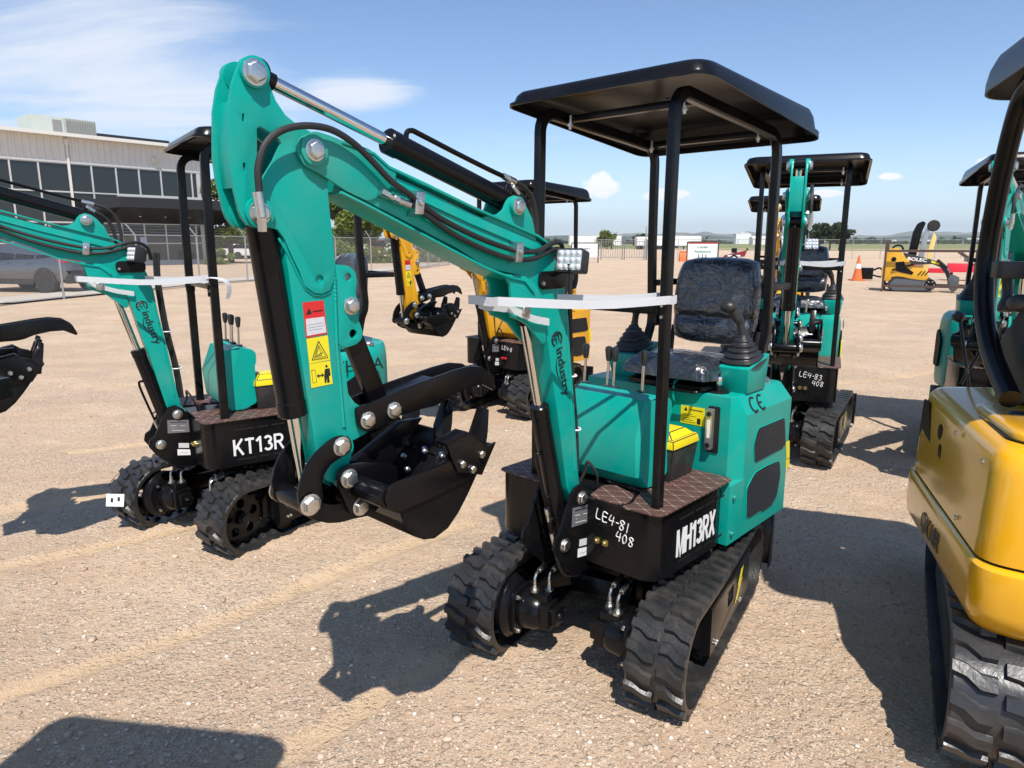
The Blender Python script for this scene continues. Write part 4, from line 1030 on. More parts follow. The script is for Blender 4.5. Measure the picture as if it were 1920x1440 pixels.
    def roof():
        mb = MB(); NX, NY = 28, 24; x1, x0 = .375, -.60; hw = .425
        def rim(u_, v_):
            a = u_*2-1; b = v_*2-1                           # square to rounded rectangle
            X_ = a; Y_ = b; k = .10
            m = max(abs(a), abs(b)); 
            if abs(a) > 1-k*2 and abs(b) > 1-k*2:
                ax = (abs(a)-(1-2*k))/(2*k); by = (abs(b)-(1-2*k))/(2*k); l = math.hypot(ax, by); mm = max(ax, by)
                if l > 0: ax, by = ax*mm/l, by*mm/l
                X_ = math.copysign(1-2*k+2*k*ax, a); Y_ = math.copysign(1-2*k+2*k*by, b)
            return X_, Y_
        def rise(X_, x):
            return 2.02+.098*(x-x0)/(x1-x0)
        outer = []; inner = []
        levels = [(1.0,-.012),(1.0,.010),(.975,.016),(.955,.066),(.93,.090),(.88,.102),(.80,.106)]
        def ring(s, h):
            r = []; cx = (x0+x1)/2
            for X_, Y_ in [((p[0])/1.0, (p[1])/1.0) for p in rpoly([(1,1),(-1,1),(-1,-1),(1,-1)], .17, 7)]:
                x = cx+(x1-x0)/2*X_*s; y = z0+hw*Y_*s*(1-.012*X_); k = (x-x0)/(x1-x0)
                r.append((x, y, 2.02+.098*k+h*(1-.5*k)+.012*math.sin(math.pi*min(1,max(0,k)))))
            return r
        R0 = [ring(s, h) for s, h in levels]
        mb.grid([r for r in R0], True); c = [(q[0]*1, q[1], q[2]) for q in R0[-1]]
        mb.grid([ring(.80,.106), ring(.4,.112), ring(.02,.114)], True)
        I_ = [ring(s-.012, h-.006 if h > .012 else h) for s, h in levels]; mb.grid(I_, True); mb.grid([ring(.788,.088), ring(.4,.098), ring(.02,.100)], True)
        mb.grid([ring(1.0,-.012), ring(.988,-.012)], True)
        return mb
    rf = u.part('canopy_roof', 'roof', roof, opt.get('roofmat', BLAK), Matrix.Translation((dp,0,0)), ang=50)
    for bx in (.18, -.40):
        for by in (-.19, .30):
            def rbolt(bx=bx, by=by):
                mb = MB(); zt = 2.085 if bx > 0 else 2.05; mb.cyl((bx,by,zt), (bx,by,zt-.05), .006, n=8); mb.hexh((bx,by,zt-.03), (0,0,-1), .011, .01); return mb
            u.part('roof_bolt', ('rb', bx, by), rbolt, ZINC, parent=rf)
    for s in (1, -1):
        def hoop(s=s):
            mb = MB(); y = z0+s*.285
            def sq(pts, w_=.016, h_=.021):
                P_ = [Vector(p) for p in pts]; rows = []
                for i, p in enumerate(P_):
                    d = (P_[min(i+1,len(P_)-1)]-P_[max(i-1,0)]).normalized(); n_ = Vector((0,1,0)).cross(d).normalized()
                    rows.append([tuple(p+Vector((0,a*w_,0))+n_*b*h_) for a, b in ((-1,-.7),(-.7,-1),(.7,-1),(1,-.7),(1,.7),(.7,1),(-.7,1),(-1,.7))])
                mb.grid(rows, True); mb.add(rows[0], [tuple(range(8))]); mb.add(rows[-1], [tuple(reversed(range(8)))])
            xf = .315; front = [(xf,y,.68), (xf,y,1.2), (xf,y,1.6), (xf-.005,y,2.015)]
            for k in range(1, 7): a = R(90*k/6); front.append((xf-.005-.07*(1-math.cos(a)), y, 2.015+.072*math.sin(a)))
            top = [(.0,y,2.068),(-.25,y,2.05),(-.42,y,2.035)]
            rear = []
            for k in range(1, 7): a = R(90*k/6); rear.append((-.42-.075*math.sin(a), y, 2.035-.075*(1-math.cos(a))))
            rear += [(-.50,y,1.6),(-.52,y,1.26),(-.515,y,1.22),(-.47,y,1.12),(-.455,y,1.08),(-.455,y,.99)]
            sq([*front, *top, *rear])
            return mb
        u.part('canopy_post', ('hoop', s), hoop, BLKM, Matrix.Translation((dp,0,0)))
    FP = Matrix.Translation((dp,0,0))
    for k, (x, z, wd, ht, ex) in enumerate(((.318,1.385,.028,.034,1), (-.42,2.035,.03,.025,0), (.16,2.075,.03,.025,0), (-.70,1.42,.025,.03,2))):
        def cross(x=x, z=z, wd=wd, ht=ht, ex=ex):
            mb = MB(); mb.mi(0).bar((x,z0-.285,z), (x,z0+.285,z), wd, ht)
            if ex == 2:
                for s in (1, -1): mb.bar((-.512,z0+s*.285,z), (-.712,z0+s*.285,z), .024, .028)
            if ex == 1:
                for s in (1, -1):
                    mb.mi(0).bar((x,z0+s*.262,z-.01), (x,z0+s*.268,z-.01), .05, .085); mb.mi(1)
                    for zz in (1.40, 1.362): mb.hexh((.333,z0+s*.285,zz), (1,0,0), .010, .010)
            return mb
        u.part('cross_bar', ('cross', k), cross, [BLKM, ZINC], FP, bevel=.002)

def excavator(name, label, pos, house_yaw, track_yaw, paint, cat='excavator', group=None, swing=0, **opt):
    root = empty(name, (pos[0], pos[1], pos[2] if len(pos) > 2 else 0), -(math.pi/2+R(house_yaw)))
    tag(root, label, cat, group)
    u = Unit(root, paint.name)
    rel = -(R(track_yaw)-R(house_yaw))
    undercarriage(u, Matrix.Rotation(rel, 4, 'Z'), opt)
    house(u, paint, opt)
    F = Matrix.Translation((PIV[0], PIV[1], 0)) @ Matrix.Rotation(swing, 4, 'Z') @ Matrix.Translation((-PIV[0], -PIV[1], 0)) @ Matrix.Translation((opt.get('boom_dx', 0), 0, 0))
    front_gear(u, paint, F, opt)
    return root

# ---------------------------------------------------------------- ground and far land
def vnoise(x, y, seed=0):
    """smooth value noise on arrays"""
    xi = np.floor(x).astype(np.int64); yi = np.floor(y).astype(np.int64); xf = x-xi; yf = y-yi
    def h(a, b):
        n = (a*374761393 + b*668265263 + seed*1442695041) & 0x7fffffff
        n = ((n ^ (n >> 13))*1274126177) & 0x7fffffff
        return ((n ^ (n >> 16)) & 0xffff)/65535.0
    u = xf*xf*(3-2*xf); v = yf*yf*(3-2*yf)
    return (h(xi,yi)*(1-u)+h(xi+1,yi)*u)*(1-v) + (h(xi,yi+1)*(1-u)+h(xi+1,yi+1)*u)*v
def axis(lo, hi, step, far, grow=1.12):
    a = list(np.arange(lo, hi, step)); s = step; v = a[-1]
    while v < far[1]: s *= grow; v += s; a.append(v)
    s = step; v = a[0]; b = []
    while v > far[0]: s *= grow; v -= s; b.append(v)
    return np.array(b[::-1]+a)
RUTS = [((-2.0,2.15),(-.2,3.9)), ((-1.35,1.4),(.2,3.0)), ((-2.9,3.15),(-1.6,4.0)), ((-3.4,3.9),(-.6,5.6)),  ((-4.6,3.0),(-.5,5.9)), ((-3.5,5.3),(4,9.5)), ((-5,7.8),(6,13.5)), ((1.0,6.6),(7,9.6))]
def rutmask(x, y):
    m = np.zeros_like(x)
    for (x0,y0),(x1,y1) in RUTS:
        d = np.array((x1-x0, y1-y0)); L = np.hypot(*d); d = d/L
        s = (x-x0)*d[0]+(y-y0)*d[1]; t_ = -(x-x0)*d[1]+(y-y0)*d[0] + .05*np.sin(s*2.1)
        w_ = .045+.04*vnoise(s*1.3, s*0, 5)
        m = np.maximum(m, np.exp(-(t_/w_)**4)*np.clip(vnoise(s*.9+7, s*0, 9)*2.6-.55, 0, 1)*(s > 0)*(s < L))
    return m
def height(x, y):
    z = (vnoise(x*.5, y*.5, 1)-.5)*.05 + (vnoise(x*1.7, y*1.7, 2)-.5)*.022 + (vnoise(x*6, y*6, 3)-.5)*.009 + (vnoise(x*19, y*19, 4)-.5)*.005 + (vnoise(x*47, y*47, 6)-.5)*.0045
    near = np.clip((14-np.hypot(x, y-4))/6, 0, 1)
    z = z*(.35+.65*near) - .014*rutmask(x, y) - .012
    for ox, oy in ((.486,2.847),(-1.53,4.11),(2.217,5.65)):      # soil pushed up beside the tracks
        s = (x-ox)*-.5075+(y-oy)*-.8616; l = (x-ox)*.8616+(y-oy)*-.5075
        for c in (.362, -.382):
            dx = np.maximum(np.abs(s-.01)-.50, 0); dy = np.maximum(np.abs(l-c)-.10, 0); d = np.hypot(dx, dy)
            z = z + np.where(d > 0, .022*np.exp(-(d/.045)**2)*(.35+.9*vnoise(x*16, y*16, 13)), .004)
    return z
xs = axis(-3.4, 3.6, .016, (-6000, 6000), 1.07); ys = axis(1.55, 6.6, .016, (-60, 7000), 1.045)
XX, YY = np.meshgrid(xs, ys); ZZ = height(XX, YY)
ZZ = np.where(YY > 30, ZZ*np.clip((60-YY)/30, 0, 1), ZZ); ZZ = np.where(YY > 900, ZZ-(YY-900)*.0008, ZZ)
def gridmesh(name, X_, Y_, Z_):
    ny, nx = X_.shape; me = bpy.data.meshes.new(name)
    co = np.stack([X_.ravel(), Y_.ravel(), Z_.ravel()], 1).astype(np.float32)
    i = np.arange((ny-1)*(nx-1)); r = i//(nx-1); c = i % (nx-1); a = r*nx+c
    f = np.stack([a, a+1, a+nx+1, a+nx], 1).astype(np.int32)
    me.vertices.add(len(co)); me.vertices.foreach_set('co', co.ravel()); me.loops.add(f.size); me.loops.foreach_set('vertex_index', f.ravel())
    me.polygons.add(len(f)); me.polygons.foreach_set('loop_start', np.arange(0, f.size, 4, dtype=np.int32)); me.polygons.foreach_set('loop_total', np.full(len(f), 4, dtype=np.int32))
    me.update(calc_edges=True); me.polygons.foreach_set('use_smooth', np.ones(len(f), dtype=bool)); return me
def dirt():
    m = bpy.data.materials.new('dry_gravelly_dirt'); m.use_nodes = True; t = NT(m.node_tree); b = m.node_tree.nodes['Principled BSDF']
    tc = t.add('ShaderNodeTexCoord').outputs['Object']; s = t.add('ShaderNodeSeparateXYZ', ins={0: tc}); X_, Y_, Z_ = s.outputs
    base = t.mix(t.ramp(t.noise(tc, .8, 6, .6), .35, .65), (.505, .352, .232), (.635, .46, .315))
    base = t.mix(t.math('MULTIPLY', t.ramp(t.noise(tc, 3.5, 8, .7), .45, .7), .6), base, (.69, .51, .35))
    base = t.mix(t.math('MULTIPLY', t.ramp(t.noise(tc, 45, 4, .7), .5, .75), .22), base, (.40, .27, .17))
    # crushed stones of several sizes
    st = None; hh = None
    for sc_, amt in ((95, .8), (48, .65), (180, .75)):
        v = t.add('ShaderNodeTexVoronoi', ins={'Vector': t.vmath('ADD', tc, (sc_, 0, 0)), 'Scale': sc_}); pick = t.add('ShaderNodeSeparateColor', ins={0: v.outputs['Color']})
        dens = t.ramp(t.noise(tc, 1.3, 4), .38, .62)
        on = t.math('GREATER_THAN', t.math('ADD', pick.outputs[0], t.math('MULTIPLY', dens, .42)), .74)
        f = t.math('MULTIPLY', on, t.ramp(v.outputs['Distance'], .62, .35))
        tone = t.mix(pick.outputs[1], (.37, .265, .185), (.80, .67, .52))
        base = t.mix(t.math('MULTIPLY', f, amt), base, tone)
        h_ = t.math('MULTIPLY', f, 30/sc_); hh = h_ if hh is None else t.math('ADD', hh, h_)
    # drag marks from grading, running across the yard
    g = t.noise(t.vmath('MULTIPLY', tc, (.25, 2.6, 1)), 1.1, 6, .6)
    base = t.mix(t.math('MULTIPLY', t.ramp(g, .5, .68), .35), base, (.50, .35, .23))
    hh = t.math('ADD', hh, t.math('MULTIPLY', t.noise(tc, 120, 6, .7), .9)); hh = t.math('ADD', hh, t.math('MULTIPLY', t.noise(tc, 14, 6, .7), 1.6))
    va = t.add('ShaderNodeVertexColor', layer_name='rut').outputs[0]; base = t.mix(t.math('MULTIPLY', va, .75), base, t.mix(t.noise(tc, 9, 5), (.60, .42, .255), (.72, .53, .34)))
    t.put(b, 'Base Color', base); b.inputs['Roughness'].default_value = .95; b.inputs['Specular IOR Level'].default_value = .15
    bn = t.add('ShaderNodeBump', ins={'Strength': .8, 'Distance': .014, 'Height': hh}); t.put(b, 'Normal', bn.outputs[0])
    return m
DIRT = dirt()
gm = gridmesh('ground', XX, YY, ZZ); gm.materials.append(DIRT); ra = gm.color_attributes.new('rut', 'FLOAT_COLOR', 'POINT'); rm = rutmask(XX, YY).ravel(); ra.data.foreach_set('color', np.stack([rm,rm,rm,np.ones_like(rm)],1).astype(np.float32).ravel()); go = bpy.data.objects.new('ground', gm); COL.objects.link(go); tag(go, kind='structure')
# smooth pressed wheel marks as their own slightly paler soil
def rutmat():
    m = mat('pressed_soil', (.50, .345, .215), .95, bump=.5, bscale=60, var=.2, vscale=5, spec=.1); return m
# loose stones
def stones():
    rng = np.random.default_rng(3); mb = MB(); ph = (1+5**.5)/2
    ico = np.array([(-1,ph,0),(1,ph,0),(-1,-ph,0),(1,-ph,0),(0,-1,ph),(0,1,ph),(0,-1,-ph),(0,1,-ph),(ph,0,-1),(ph,0,1),(-ph,0,-1),(-ph,0,1)]); ico = ico/np.linalg.norm(ico[0])
    fc = [(0,11,5),(0,5,1),(0,1,7),(0,7,10),(0,10,11),(1,5,9),(5,11,4),(11,10,2),(10,7,6),(7,1,8),(3,9,4),(3,4,2),(3,2,6),(3,6,8),(3,8,9),(4,9,5),(2,4,11),(6,2,10),(8,6,7),(9,8,1)]
    n = 26000; dist = 1.7+9.5*rng.random(n)**1.9; az = (rng.random(n)-.5)*1.5; x = dist*np.sin(az)*1.05; y = dist*np.cos(az)
    keep = (vnoise(x*1.4, y*1.4, 11) > .32+.3*rng.random(n)) & (y > 1.5) & (rutmask(x, y) < .4); x, y = x[keep], y[keep]; n = len(x)
    r = .0024+.0068*rng.random(n)**2.8; big = rng.random(n) < .012; r = np.where(big, .009+.009*rng.random(n), r); z = height(x, y)+r*.25
    V = []; F_ = []
    for i in range(n):
        s = r[i]*np.array((1+.5*rng.random(), .8+.4*rng.random(), .5+.3*rng.random())); p = ico*s*(.82+.3*rng.random((12,1))); a = rng.random()*6.28; c, sn = math.cos(a), math.sin(a)
        q = np.stack([p[:,0]*c-p[:,1]*sn+x[i], p[:,0]*sn+p[:,1]*c+y[i], p[:,2]+z[i]], 1); V.append(q); F_.append(np.array(fc)+12*i)
    V = np.concatenate(V); F_ = np.concatenate(F_)
    me = bpy.data.meshes.new('gravel'); me.vertices.add(len(V)); me.vertices.foreach_set('co', V.astype(np.float32).ravel()); me.loops.add(F_.size); me.loops.foreach_set('vertex_index', F_.astype(np.int32).ravel())
    me.polygons.add(len(F_)); me.polygons.foreach_set('loop_start', np.arange(0, F_.size, 3, dtype=np.int32)); me.polygons.foreach_set('loop_total', np.full(len(F_), 3, dtype=np.int32)); me.update(calc_edges=True)
    m = bpy.data.materials.new('loose_stones'); m.use_nodes = True; t = NT(m.node_tree); b = m.node_tree.nodes['Principled BSDF']; g = t.add('ShaderNodeNewGeometry')
    ri = g.outputs['Random Per Island']; c = t.mix(t.math('FRACT', t.math('MULTIPLY', ri, 7)), (.36, .26, .19), (.62, .48, .36)); c = t.mix(t.math('GREATER_THAN', t.math('FRACT', t.math('MULTIPLY', ri, 17)), .93), c, (.70, .62, .53)); t.put(b, 'Base Color', c); b.inputs['Roughness'].default_value = .85
    me.materials.append(m); o = bpy.data.objects.new('gravel', me); COL.objects.link(o); tag(o, kind='stuff')
stones()

def sheet(name, pts, z, m):
    o = obj(name, MB().add([(x, y, z) for x, y in pts], [tuple(range(len(pts)))]), m); tag(o, kind='structure'); return o
GRASSF = mat('dry_field', (.20, .215, .085), .95, var=.35, vscale=.02, dust=.8, dustc=(.36, .30, .17), dscale=.015, spec=.1)
CONC = mat('pale_concrete', (.52, .46, .38), .85, var=.12, vscale=.6, bump=.2, bscale=8)
PLOT = mat('pale_gravel_lot', (.50, .37, .25), .95, var=.15, vscale=.3)
sheet('field', [(-900,210),(40,190),(48,150),(90,138),(900,120),(6000,800),(6000,6500),(-6000,6500),(-2500,400)], .02, GRASSF)
sheet('path', [(40,175),(90,158),(900,150),(900,166),(90,176),(40,196)], .05, PLOT)
sheet('pavement', [(-13.3,18.8),(-12.2,28.5),(-6.5,42),(-5.5,54),(-7.5,54),(-8.5,42.6),(-14.0,29.2),(-15.2,18.8)], .03, CONC)
# hills and the town in front of them
def hill(name, dist, h, seed, m, lo, hi, base=-20):
    n = 160; az = np.radians(np.linspace(lo, hi, n)); v = vnoise(np.linspace(0, 14, n), np.zeros(n), seed)*.6+vnoise(np.linspace(0, 60, n), np.zeros(n), seed+1)*.25+vnoise(np.linspace(0, 200, n), np.zeros(n), seed+2)*.1
    fade = np.clip((np.degrees(az)-lo)/12, 0, 1)*np.clip((hi-np.degrees(az))/8, 0, 1)
    rows = []
    for d_, k in ((dist*.8, 0), (dist*.93, .55), (dist, 1.0), (dist*1.12, .9)):
        rows.append([(d_*math.sin(a), d_*math.cos(a), base+(h-base)*k*(.35+.65*vv)*f + base*(1-f)*0) for a, vv, f in zip(az, v, fade)])
    o = obj(name, MB().grid(rows), m, ang=80); tag(o, kind='structure'); return o
HILLM = mat('far_hillside', (.20, .20, .13), .95, var=.3, vscale=.004)
hill('hills', 5200, 118, 21, HILLM, -2, 62)
hill('hills', 3600, 52, 31, mat('wooded_rise', (.075, .095, .05), .95, var=.3, vscale=.01), -70, 60)

# ---------------------------------------------------------------- the row of machines
G1 = 'teal mini excavators'
mainx = excavator('mini_excavator', 'teal mini excavator marked MH13RX on its black base, nearest of its kind', (.486, 2.847, -.008), 43, 30.5, TEAL, group=G1, model='MH13RX', hand=('LE4-81', '408'))
kt = excavator('mini_excavator', 'teal mini excavator marked KT13R, its bucket hanging beside the main arm', (-1.53, 4.11, -.008), 54.3, 30.3, TEAL, group=G1, model='KT13R', tsx=.86, th=.09, cowl='round', qc=1, post_dx=-.05, boom_dx=.03)
ye = excavator('mini_excavator', 'golden yellow mini excavator seen under the main teal boom', (.06, 7.1, -.008), 40.7, 30.5, YELL, group='yellow mini excavators', hand=('LE4-8', ''))
l83 = excavator('mini_excavator', 'teal mini excavator with LE4-83 408 handwritten on its black front', (2.217, 5.65, -.008), 24, 31, TEAL, group=G1, swing=.055, hand=('LE4-83', '408'), cowl='round')
l83.scale = (1.03,)*3
r6 = excavator('mini_excavator', 'teal mini excavator partly hidden behind the golden one', (3.86, 5.40, -.008), 22, 31, TEAL, group=G1, swing=-.405, cowl='round')
r6.scale = (1.03,)*3
yb = excavator('mini_excavator', 'yellow mini excavator almost hidden behind the teal one numbered LE4-83', (3.36, 9.1, -.008), 22, 31, YELL, group='yellow mini excavators')
# unseen machine added beside the camera so its canopy shades the lower left corner
ro = excavator('mini_excavator', 'teal mini excavator added unseen beside the viewer to cast its roof shadow', (-1.13, .12, -.008), 8, 15, TEAL, group=G1, post_dx=-.14)

STRAPM = mat('woven_white_strap', (.78,.79,.80), .45, bump=.5, bscale=40)
_t = NT(STRAPM.node_tree); _b = STRAPM.node_tree.nodes['Principled BSDF']; _r = _t.add('ShaderNodeBsdfTranslucent', ins={0: (.7,.72,.75,1)}); _m = _t.add('ShaderNodeMixShader', ins={0: .3, 1: _b.outputs[0], 2: _r.outputs[0]}); _t.l.new(_m.outputs[0], STRAPM.node_tree.nodes['Material Output'].inputs[0])
def strap(parent_root, label, lowband=True, tail=False, swing=0):
    mb = MB(); z = 1.43
    def sw(x, y):
        c, s = math.cos(swing), math.sin(swing); return (.3+(x-.3)*c-y*s, (x-.3)*s+y*c)
    A = [sw(.845,.066), (.34,.368), (.296,.368), (.290,.330), sw(.64,-.068), sw(.845,-.066)]
    def loop(P, zz, h, t=.0012):
        n = len(P); rows = []
        for i in range(n+1):
            x, y = P[i % n]; q = zz[i % n]; rows.append([(x,y,q-h/2),(x,y,q),(x,y,q+h/2)])
        cx = sum(p[0] for p in P)/n; cy = sum(p[1] for p in P)/n
        rows2 = [[(cx+(a[0]-cx)*1.006, cy+(a[1]-cy)*1.006, a[2]) for a in r] for r in rows]; mb.grid(rows); mb.grid(rows2); mb.grid([[r[0] for r in rows],[r[0] for r in rows2]]); mb.grid([[r[2] for r in rows],[r[2] for r in rows2]])
    def dens(P, Z_):
        out = []; zo = []; n = len(P)
        for i in range(n):
            a, b = P[i], P[(i+1)%n]; za, zb = Z_[i], Z_[(i+1)%n]
            for k in range(6): u_ = k/6; out.append((a[0]*(1-u_)+b[0]*u_, a[1]*(1-u_)+b[1]*u_)); zo.append(za*(1-u_)+zb*u_-.012*math.sin(math.pi*u_)*min(1, math.hypot(b[0]-a[0], b[1]-a[1])*2)+.0015*math.sin(k*1.3+i))
        return out, zo
    loop(*dens(A, [z, z-.01, z-.01, z, z+.0, z+.0]), .028)
    if lowband: loop(*dens([sw(.80,.068), sw(.60,.066), sw(.60,-.066), sw(.80,-.068)], [1.405, 1.345, 1.35, 1.41]), .024)
    if tail:
        rows = []
        for i in range(12):
            u_ = i/11; x = .30-.10*math.sin(u_*2.0); y = .37+.02*math.sin(u_*3); zz = z+.004-.11*u_**2.4; rows.append([(x-.012,y,zz),(x+.012,y+.004,zz-.004)])
        mb.grid(rows); mb.grid([[(p[0],p[1]+.001,p[2]+.001) for p in r] for r in rows])
    o = obj('strap', mb, STRAPM, None, None, ang=40)
    o.location = parent_root.location; o.rotation_euler = parent_root.rotation_euler; o.scale = parent_root.scale
    tag(o, label, 'strap', 'white straps tying booms to canopy posts')
strap(mainx, 'white strap tying the MH13RX boom to its canopy post')
strap(kt, 'white strap with a loose tail on the KT13R excavator', tail=True)
strap(l83, 'white strap across the front of the excavator numbered LE4-83', lowband=False, swing=.055)
strap(ye, 'white strap round the boom of the golden yellow excavator', lowband=False)
strap(r6, 'white strap on the teal excavator behind the golden cowl', lowband=False)
# paper tag wired to the far track of KT13R
def tagpaper():
    mb = MB(); mb.mi(0).box(-.045,.045,-.0012,.0012,-.035,.035)
    mb.mi(1).box(-.022,-.010,-.002,.002,-.012,.012); mb.box(.012,.024,-.002,.002,-.005,.018); mb.mi(2).tube([(-.0,0,.035),(-.03,.0,.09),(.0,.01,.14),(.04,.02,.16)], .0016, n=6); return mb
o = obj('paper_tag', tagpaper(), [WHIT, INK, HOSE]); o.location = (-2.20, 3.70, .20); o.rotation_euler = (R(-8), R(6), R(12)); tag(o, 'white paper tag wired to the front track of KT13R', 'tag')

# ---------------------------------------------------------------- near golden machine, seen from behind its rear corner
def golden():
    root = empty('golden_excavator', (2.10, 2.50, -.006), math.pi/2-R(19)); tag(root, 'golden excavator with rounded cowl and curved black canopy post at the picture edge', 'excavator')
    u = Unit(root, 'gold')
    for s in (1, -1):
        G = Matrix.Rotation(-R(9.5), 4, 'Z') @ Matrix.Translation((-.10, s*.375-.105, .012)) @ Matrix.Diagonal((1.38, 1.28, 1.16, 1))
        tk = u.part('track', 'gb', belt, mat('clean_track_rubber', (.03,.03,.032), .3, bump=.3, bscale=60, dust=.2, dustc=(.2,.16,.12)), G)
        def spr():
            mb = disc_holes(-.02, .02, .130, .026, .080, 5, .43, .172, 14); mb.cyl((.43,-.035,.172), (.43,.045,.172), .036, n=20); return mb
        u.part('sprocket', 'gspr', spr, BLKM, parent=tk)
        def idl(): return disc_holes(-.03, .03, .142, .022, .085, 6, -.43, .172)
        u.part('idler_wheel', 'gidl', idl, BLKM, parent=tk)
        def fr(s=s):
            mb = MB(); mb.box(-.42, .40, -.05, .05, .12, .25); mb.prism([(-.40,.085),(.34,.085),(.34,.275),(-.40,.275)], *sorted((s*.075, s*.082))); return mb
        u.part('track_frame', ('gf', s), fr, BLAK, parent=tk, bevel=.002)
    def low():
        mb = MB(); mb.box(-.3, .3, -.2, .2, .2, .40); mb.cyl((0,0,.38), (0,0,.46), .22, n=32); return mb
    u.part('lower_frame', 'gl', low, BLAK, bevel=.004)
    def body():
        """counterweight band with rounded corners"""
        rows = []
        for z, k in ((.43,.90), (.445,.95), (.475,.985), (.52,1), (.625,1), (.648,.995), (.658,.975)):
            pts = rpoly([(.30,.50*k), (-.745*k,.495*k), (-.80*k,.36), (-.80*k,-.36), (-.745*k,-.495*k), (.30,-.50*k)], .075, 6); rows.append([(x, y, z) for x, y in pts])
        mb = MB().grid([r+[r[0]] for r in rows]); mb.add(rows[-1], [tuple(range(len(rows[-1])))]); mb.add(rows[0], [tuple(reversed(range(len(rows[0]))))]); return mb
    cw = u.part('counterweight', 'gcw', body, ORNG, ang=40)
    def seam():
        mb = MB(); pts = rpoly([(.28,.478), (-.72,.472), (-.77,.34), (-.77,-.34), (-.72,-.472), (.28,-.478)], .07, 6); mb.prism([(x, y) for x, y in pts], .64, .675, 'z'); return mb
    u.part('seal', 'gse', seam, BLKM)
    def hood():
        mb = MB(); rows = []
        for z, k, e in ((.668,1,0), (.69,1.0,0), (.80,.99,.0), (.93,.972,.01), (.975,.955,.02), (.998,.925,.035), (1.008,.88,.06), (1.035,.66,.16)):
            pts = rpoly([(.27-e,.488*k), (-.725*k,.482*k), (-.775*k,.34*k), (-.775*k,-.34*k), (-.725*k,-.482*k), (.27-e,-.488*k)], .07*(1 if k > .9 else .6), 6); rows.append([(x, y, z + (.04*max(0,(x+.3)) if z > .9 else .0)) for x, y in pts])
        mb.grid([r+[r[0]] for r in rows]); mb.add(rows[-1], [tuple(range(len(rows[-1])))]); return mb
    hd = u.part('hood', 'gh', hood, ORNG, ang=40)
    def hatch():
        mb = MB(); pts = rpoly([(-.15,.405),(-.60,.40),(-.67,.28),(-.67,-.25),(-.15,-.25)], .05, 5); rows = [[(x, y, z) for x, y in pts] for z in (1.0,1.030)]; rows.append([(x*.98-.008, y*.97+.003, 1.040) for x, y in pts]); mb.grid([r+[r[0]] for r in rows]); mb.add(rows[-1], [tuple(range(len(rows[-1])))]); return mb
    ht = u.part('tank_hatch', 'gha', hatch, ORNG, parent=hd, ang=50)
    def cp():
        mb = MB(); mb.rev([(0,.030),(.004,.030),(.007,.022),(.008,.004)], (-.31,.31,1.039), (0,0,1), 24); return mb
    u.part('lock_cap', 'gcp', cp, mat('dark_steel', (.12,.13,.15), .3, metal=.8), parent=hd)
    def seal2():
        mb = MB(); pts = rpoly([(-.135,.418),(-.605,.413),(-.683,.285),(-.683,-.26),(-.135,-.26)], .05, 5); rows = [[(x, y, z) for x, y in pts] for z in (.985, 1.018)]; mb.grid([r+[r[0]] for r in rows]); mb.add(rows[-1], [tuple(range(len(rows[-1])))]); return mb
    u.part('hatch_seal', 'gs2', seal2, BLKM, parent=hd)
    def vents():
        mb = MB(); y = .474
        for pts in ([(.13,.97),(.22,.97),(.24,.80),(.02,.80)], [(.0,.785),(.235,.785),(.24,.70),(-.06,.70)], [(-.12,.86),(-.09,.86),(-.09,.70),(-.18,.70)]): mb.prism(rpoly(pts, .015), y, y+.006)
        mb.prism(circ(-.07,.90,.03,20), y-.01, y+.003); return mb
    u.part('side_grille', 'gv', vents, NET, parent=hd)
    def mark(): return textmb('QK18R', .10, basis((-.05,.5015,.515), (-1,-.005,0), (0,0,1)), .002, .012, .9, .25)
    u.part('lettering', 'gm', mark, INK, parent=cw)
    def n1(): return textmb('1', .20, basis((-.745,-.02,.73), (0,-1,0), (.1,0,1)), .004, .03, 1.2)
    def latch():
        mb = MB(); mb.mi(1).box(-.77,-.66,.02,.25,.655,.675); mb.mi(0).rev([(0,.022),(.01,.022),(.013,.014),(.026,.014),(.028,.010)], (-.715,.17,.675), (0,0,1), 16); mb.bar((-.715,.17,.69), (-.73,-.05,.70), .03, .01); return mb
    u.part('latch', 'gla', latch, [ZINC, BLKM], parent=cw, bevel=.002)
    for k, (x_, z_) in enumerate(((.18,.70),(-.45,.70),(-.62,.95),(-.30,.955))): u.part('bolt', ('gb', k), lambda x_=x_, z_=z_: MB().hexh((x_,.478 if z_ > .9 else .486,z_), (0,1,0), .009, .008), ZINC, parent=hd)
    # seat side pod, seat and controls
    GRP = mat('pale_grey_plastic', (.20,.20,.21), .45, bump=.2, bscale=300); DKP = mat('charcoal_plastic', (.035,.037,.04), .5, bump=.3, bscale=300)
    def pod():
        mb = MB(); pr = rpoly([(-.28,1.08),(-.34,1.18),(-.32,1.30),(-.22,1.37),(-.06,1.38),(.02,1.31),(.12,1.24),(.16,1.12),(.08,1.04),(-.10,1.02)], .04, 4); mb.prism(pr, .0, .27); return mb
    pd = u.part('armrest_console', 'gp', pod, DKP, bevel=.012, seg=3)
    def podt():
        mb = MB(); pr = rpoly([(-.34,1.20),(-.33,1.32),(-.22,1.395),(-.05,1.40),(.04,1.33),(.16,1.25),(.13,1.23),(.02,1.30),(-.06,1.37),(-.20,1.36),(-.30,1.29),(-.31,1.2)], .02, 3); mb.prism(pr, -.03, .25); return mb
    u.part('console_cover', 'gpt', podt, GRP, parent=pd, bevel=.01, seg=3)
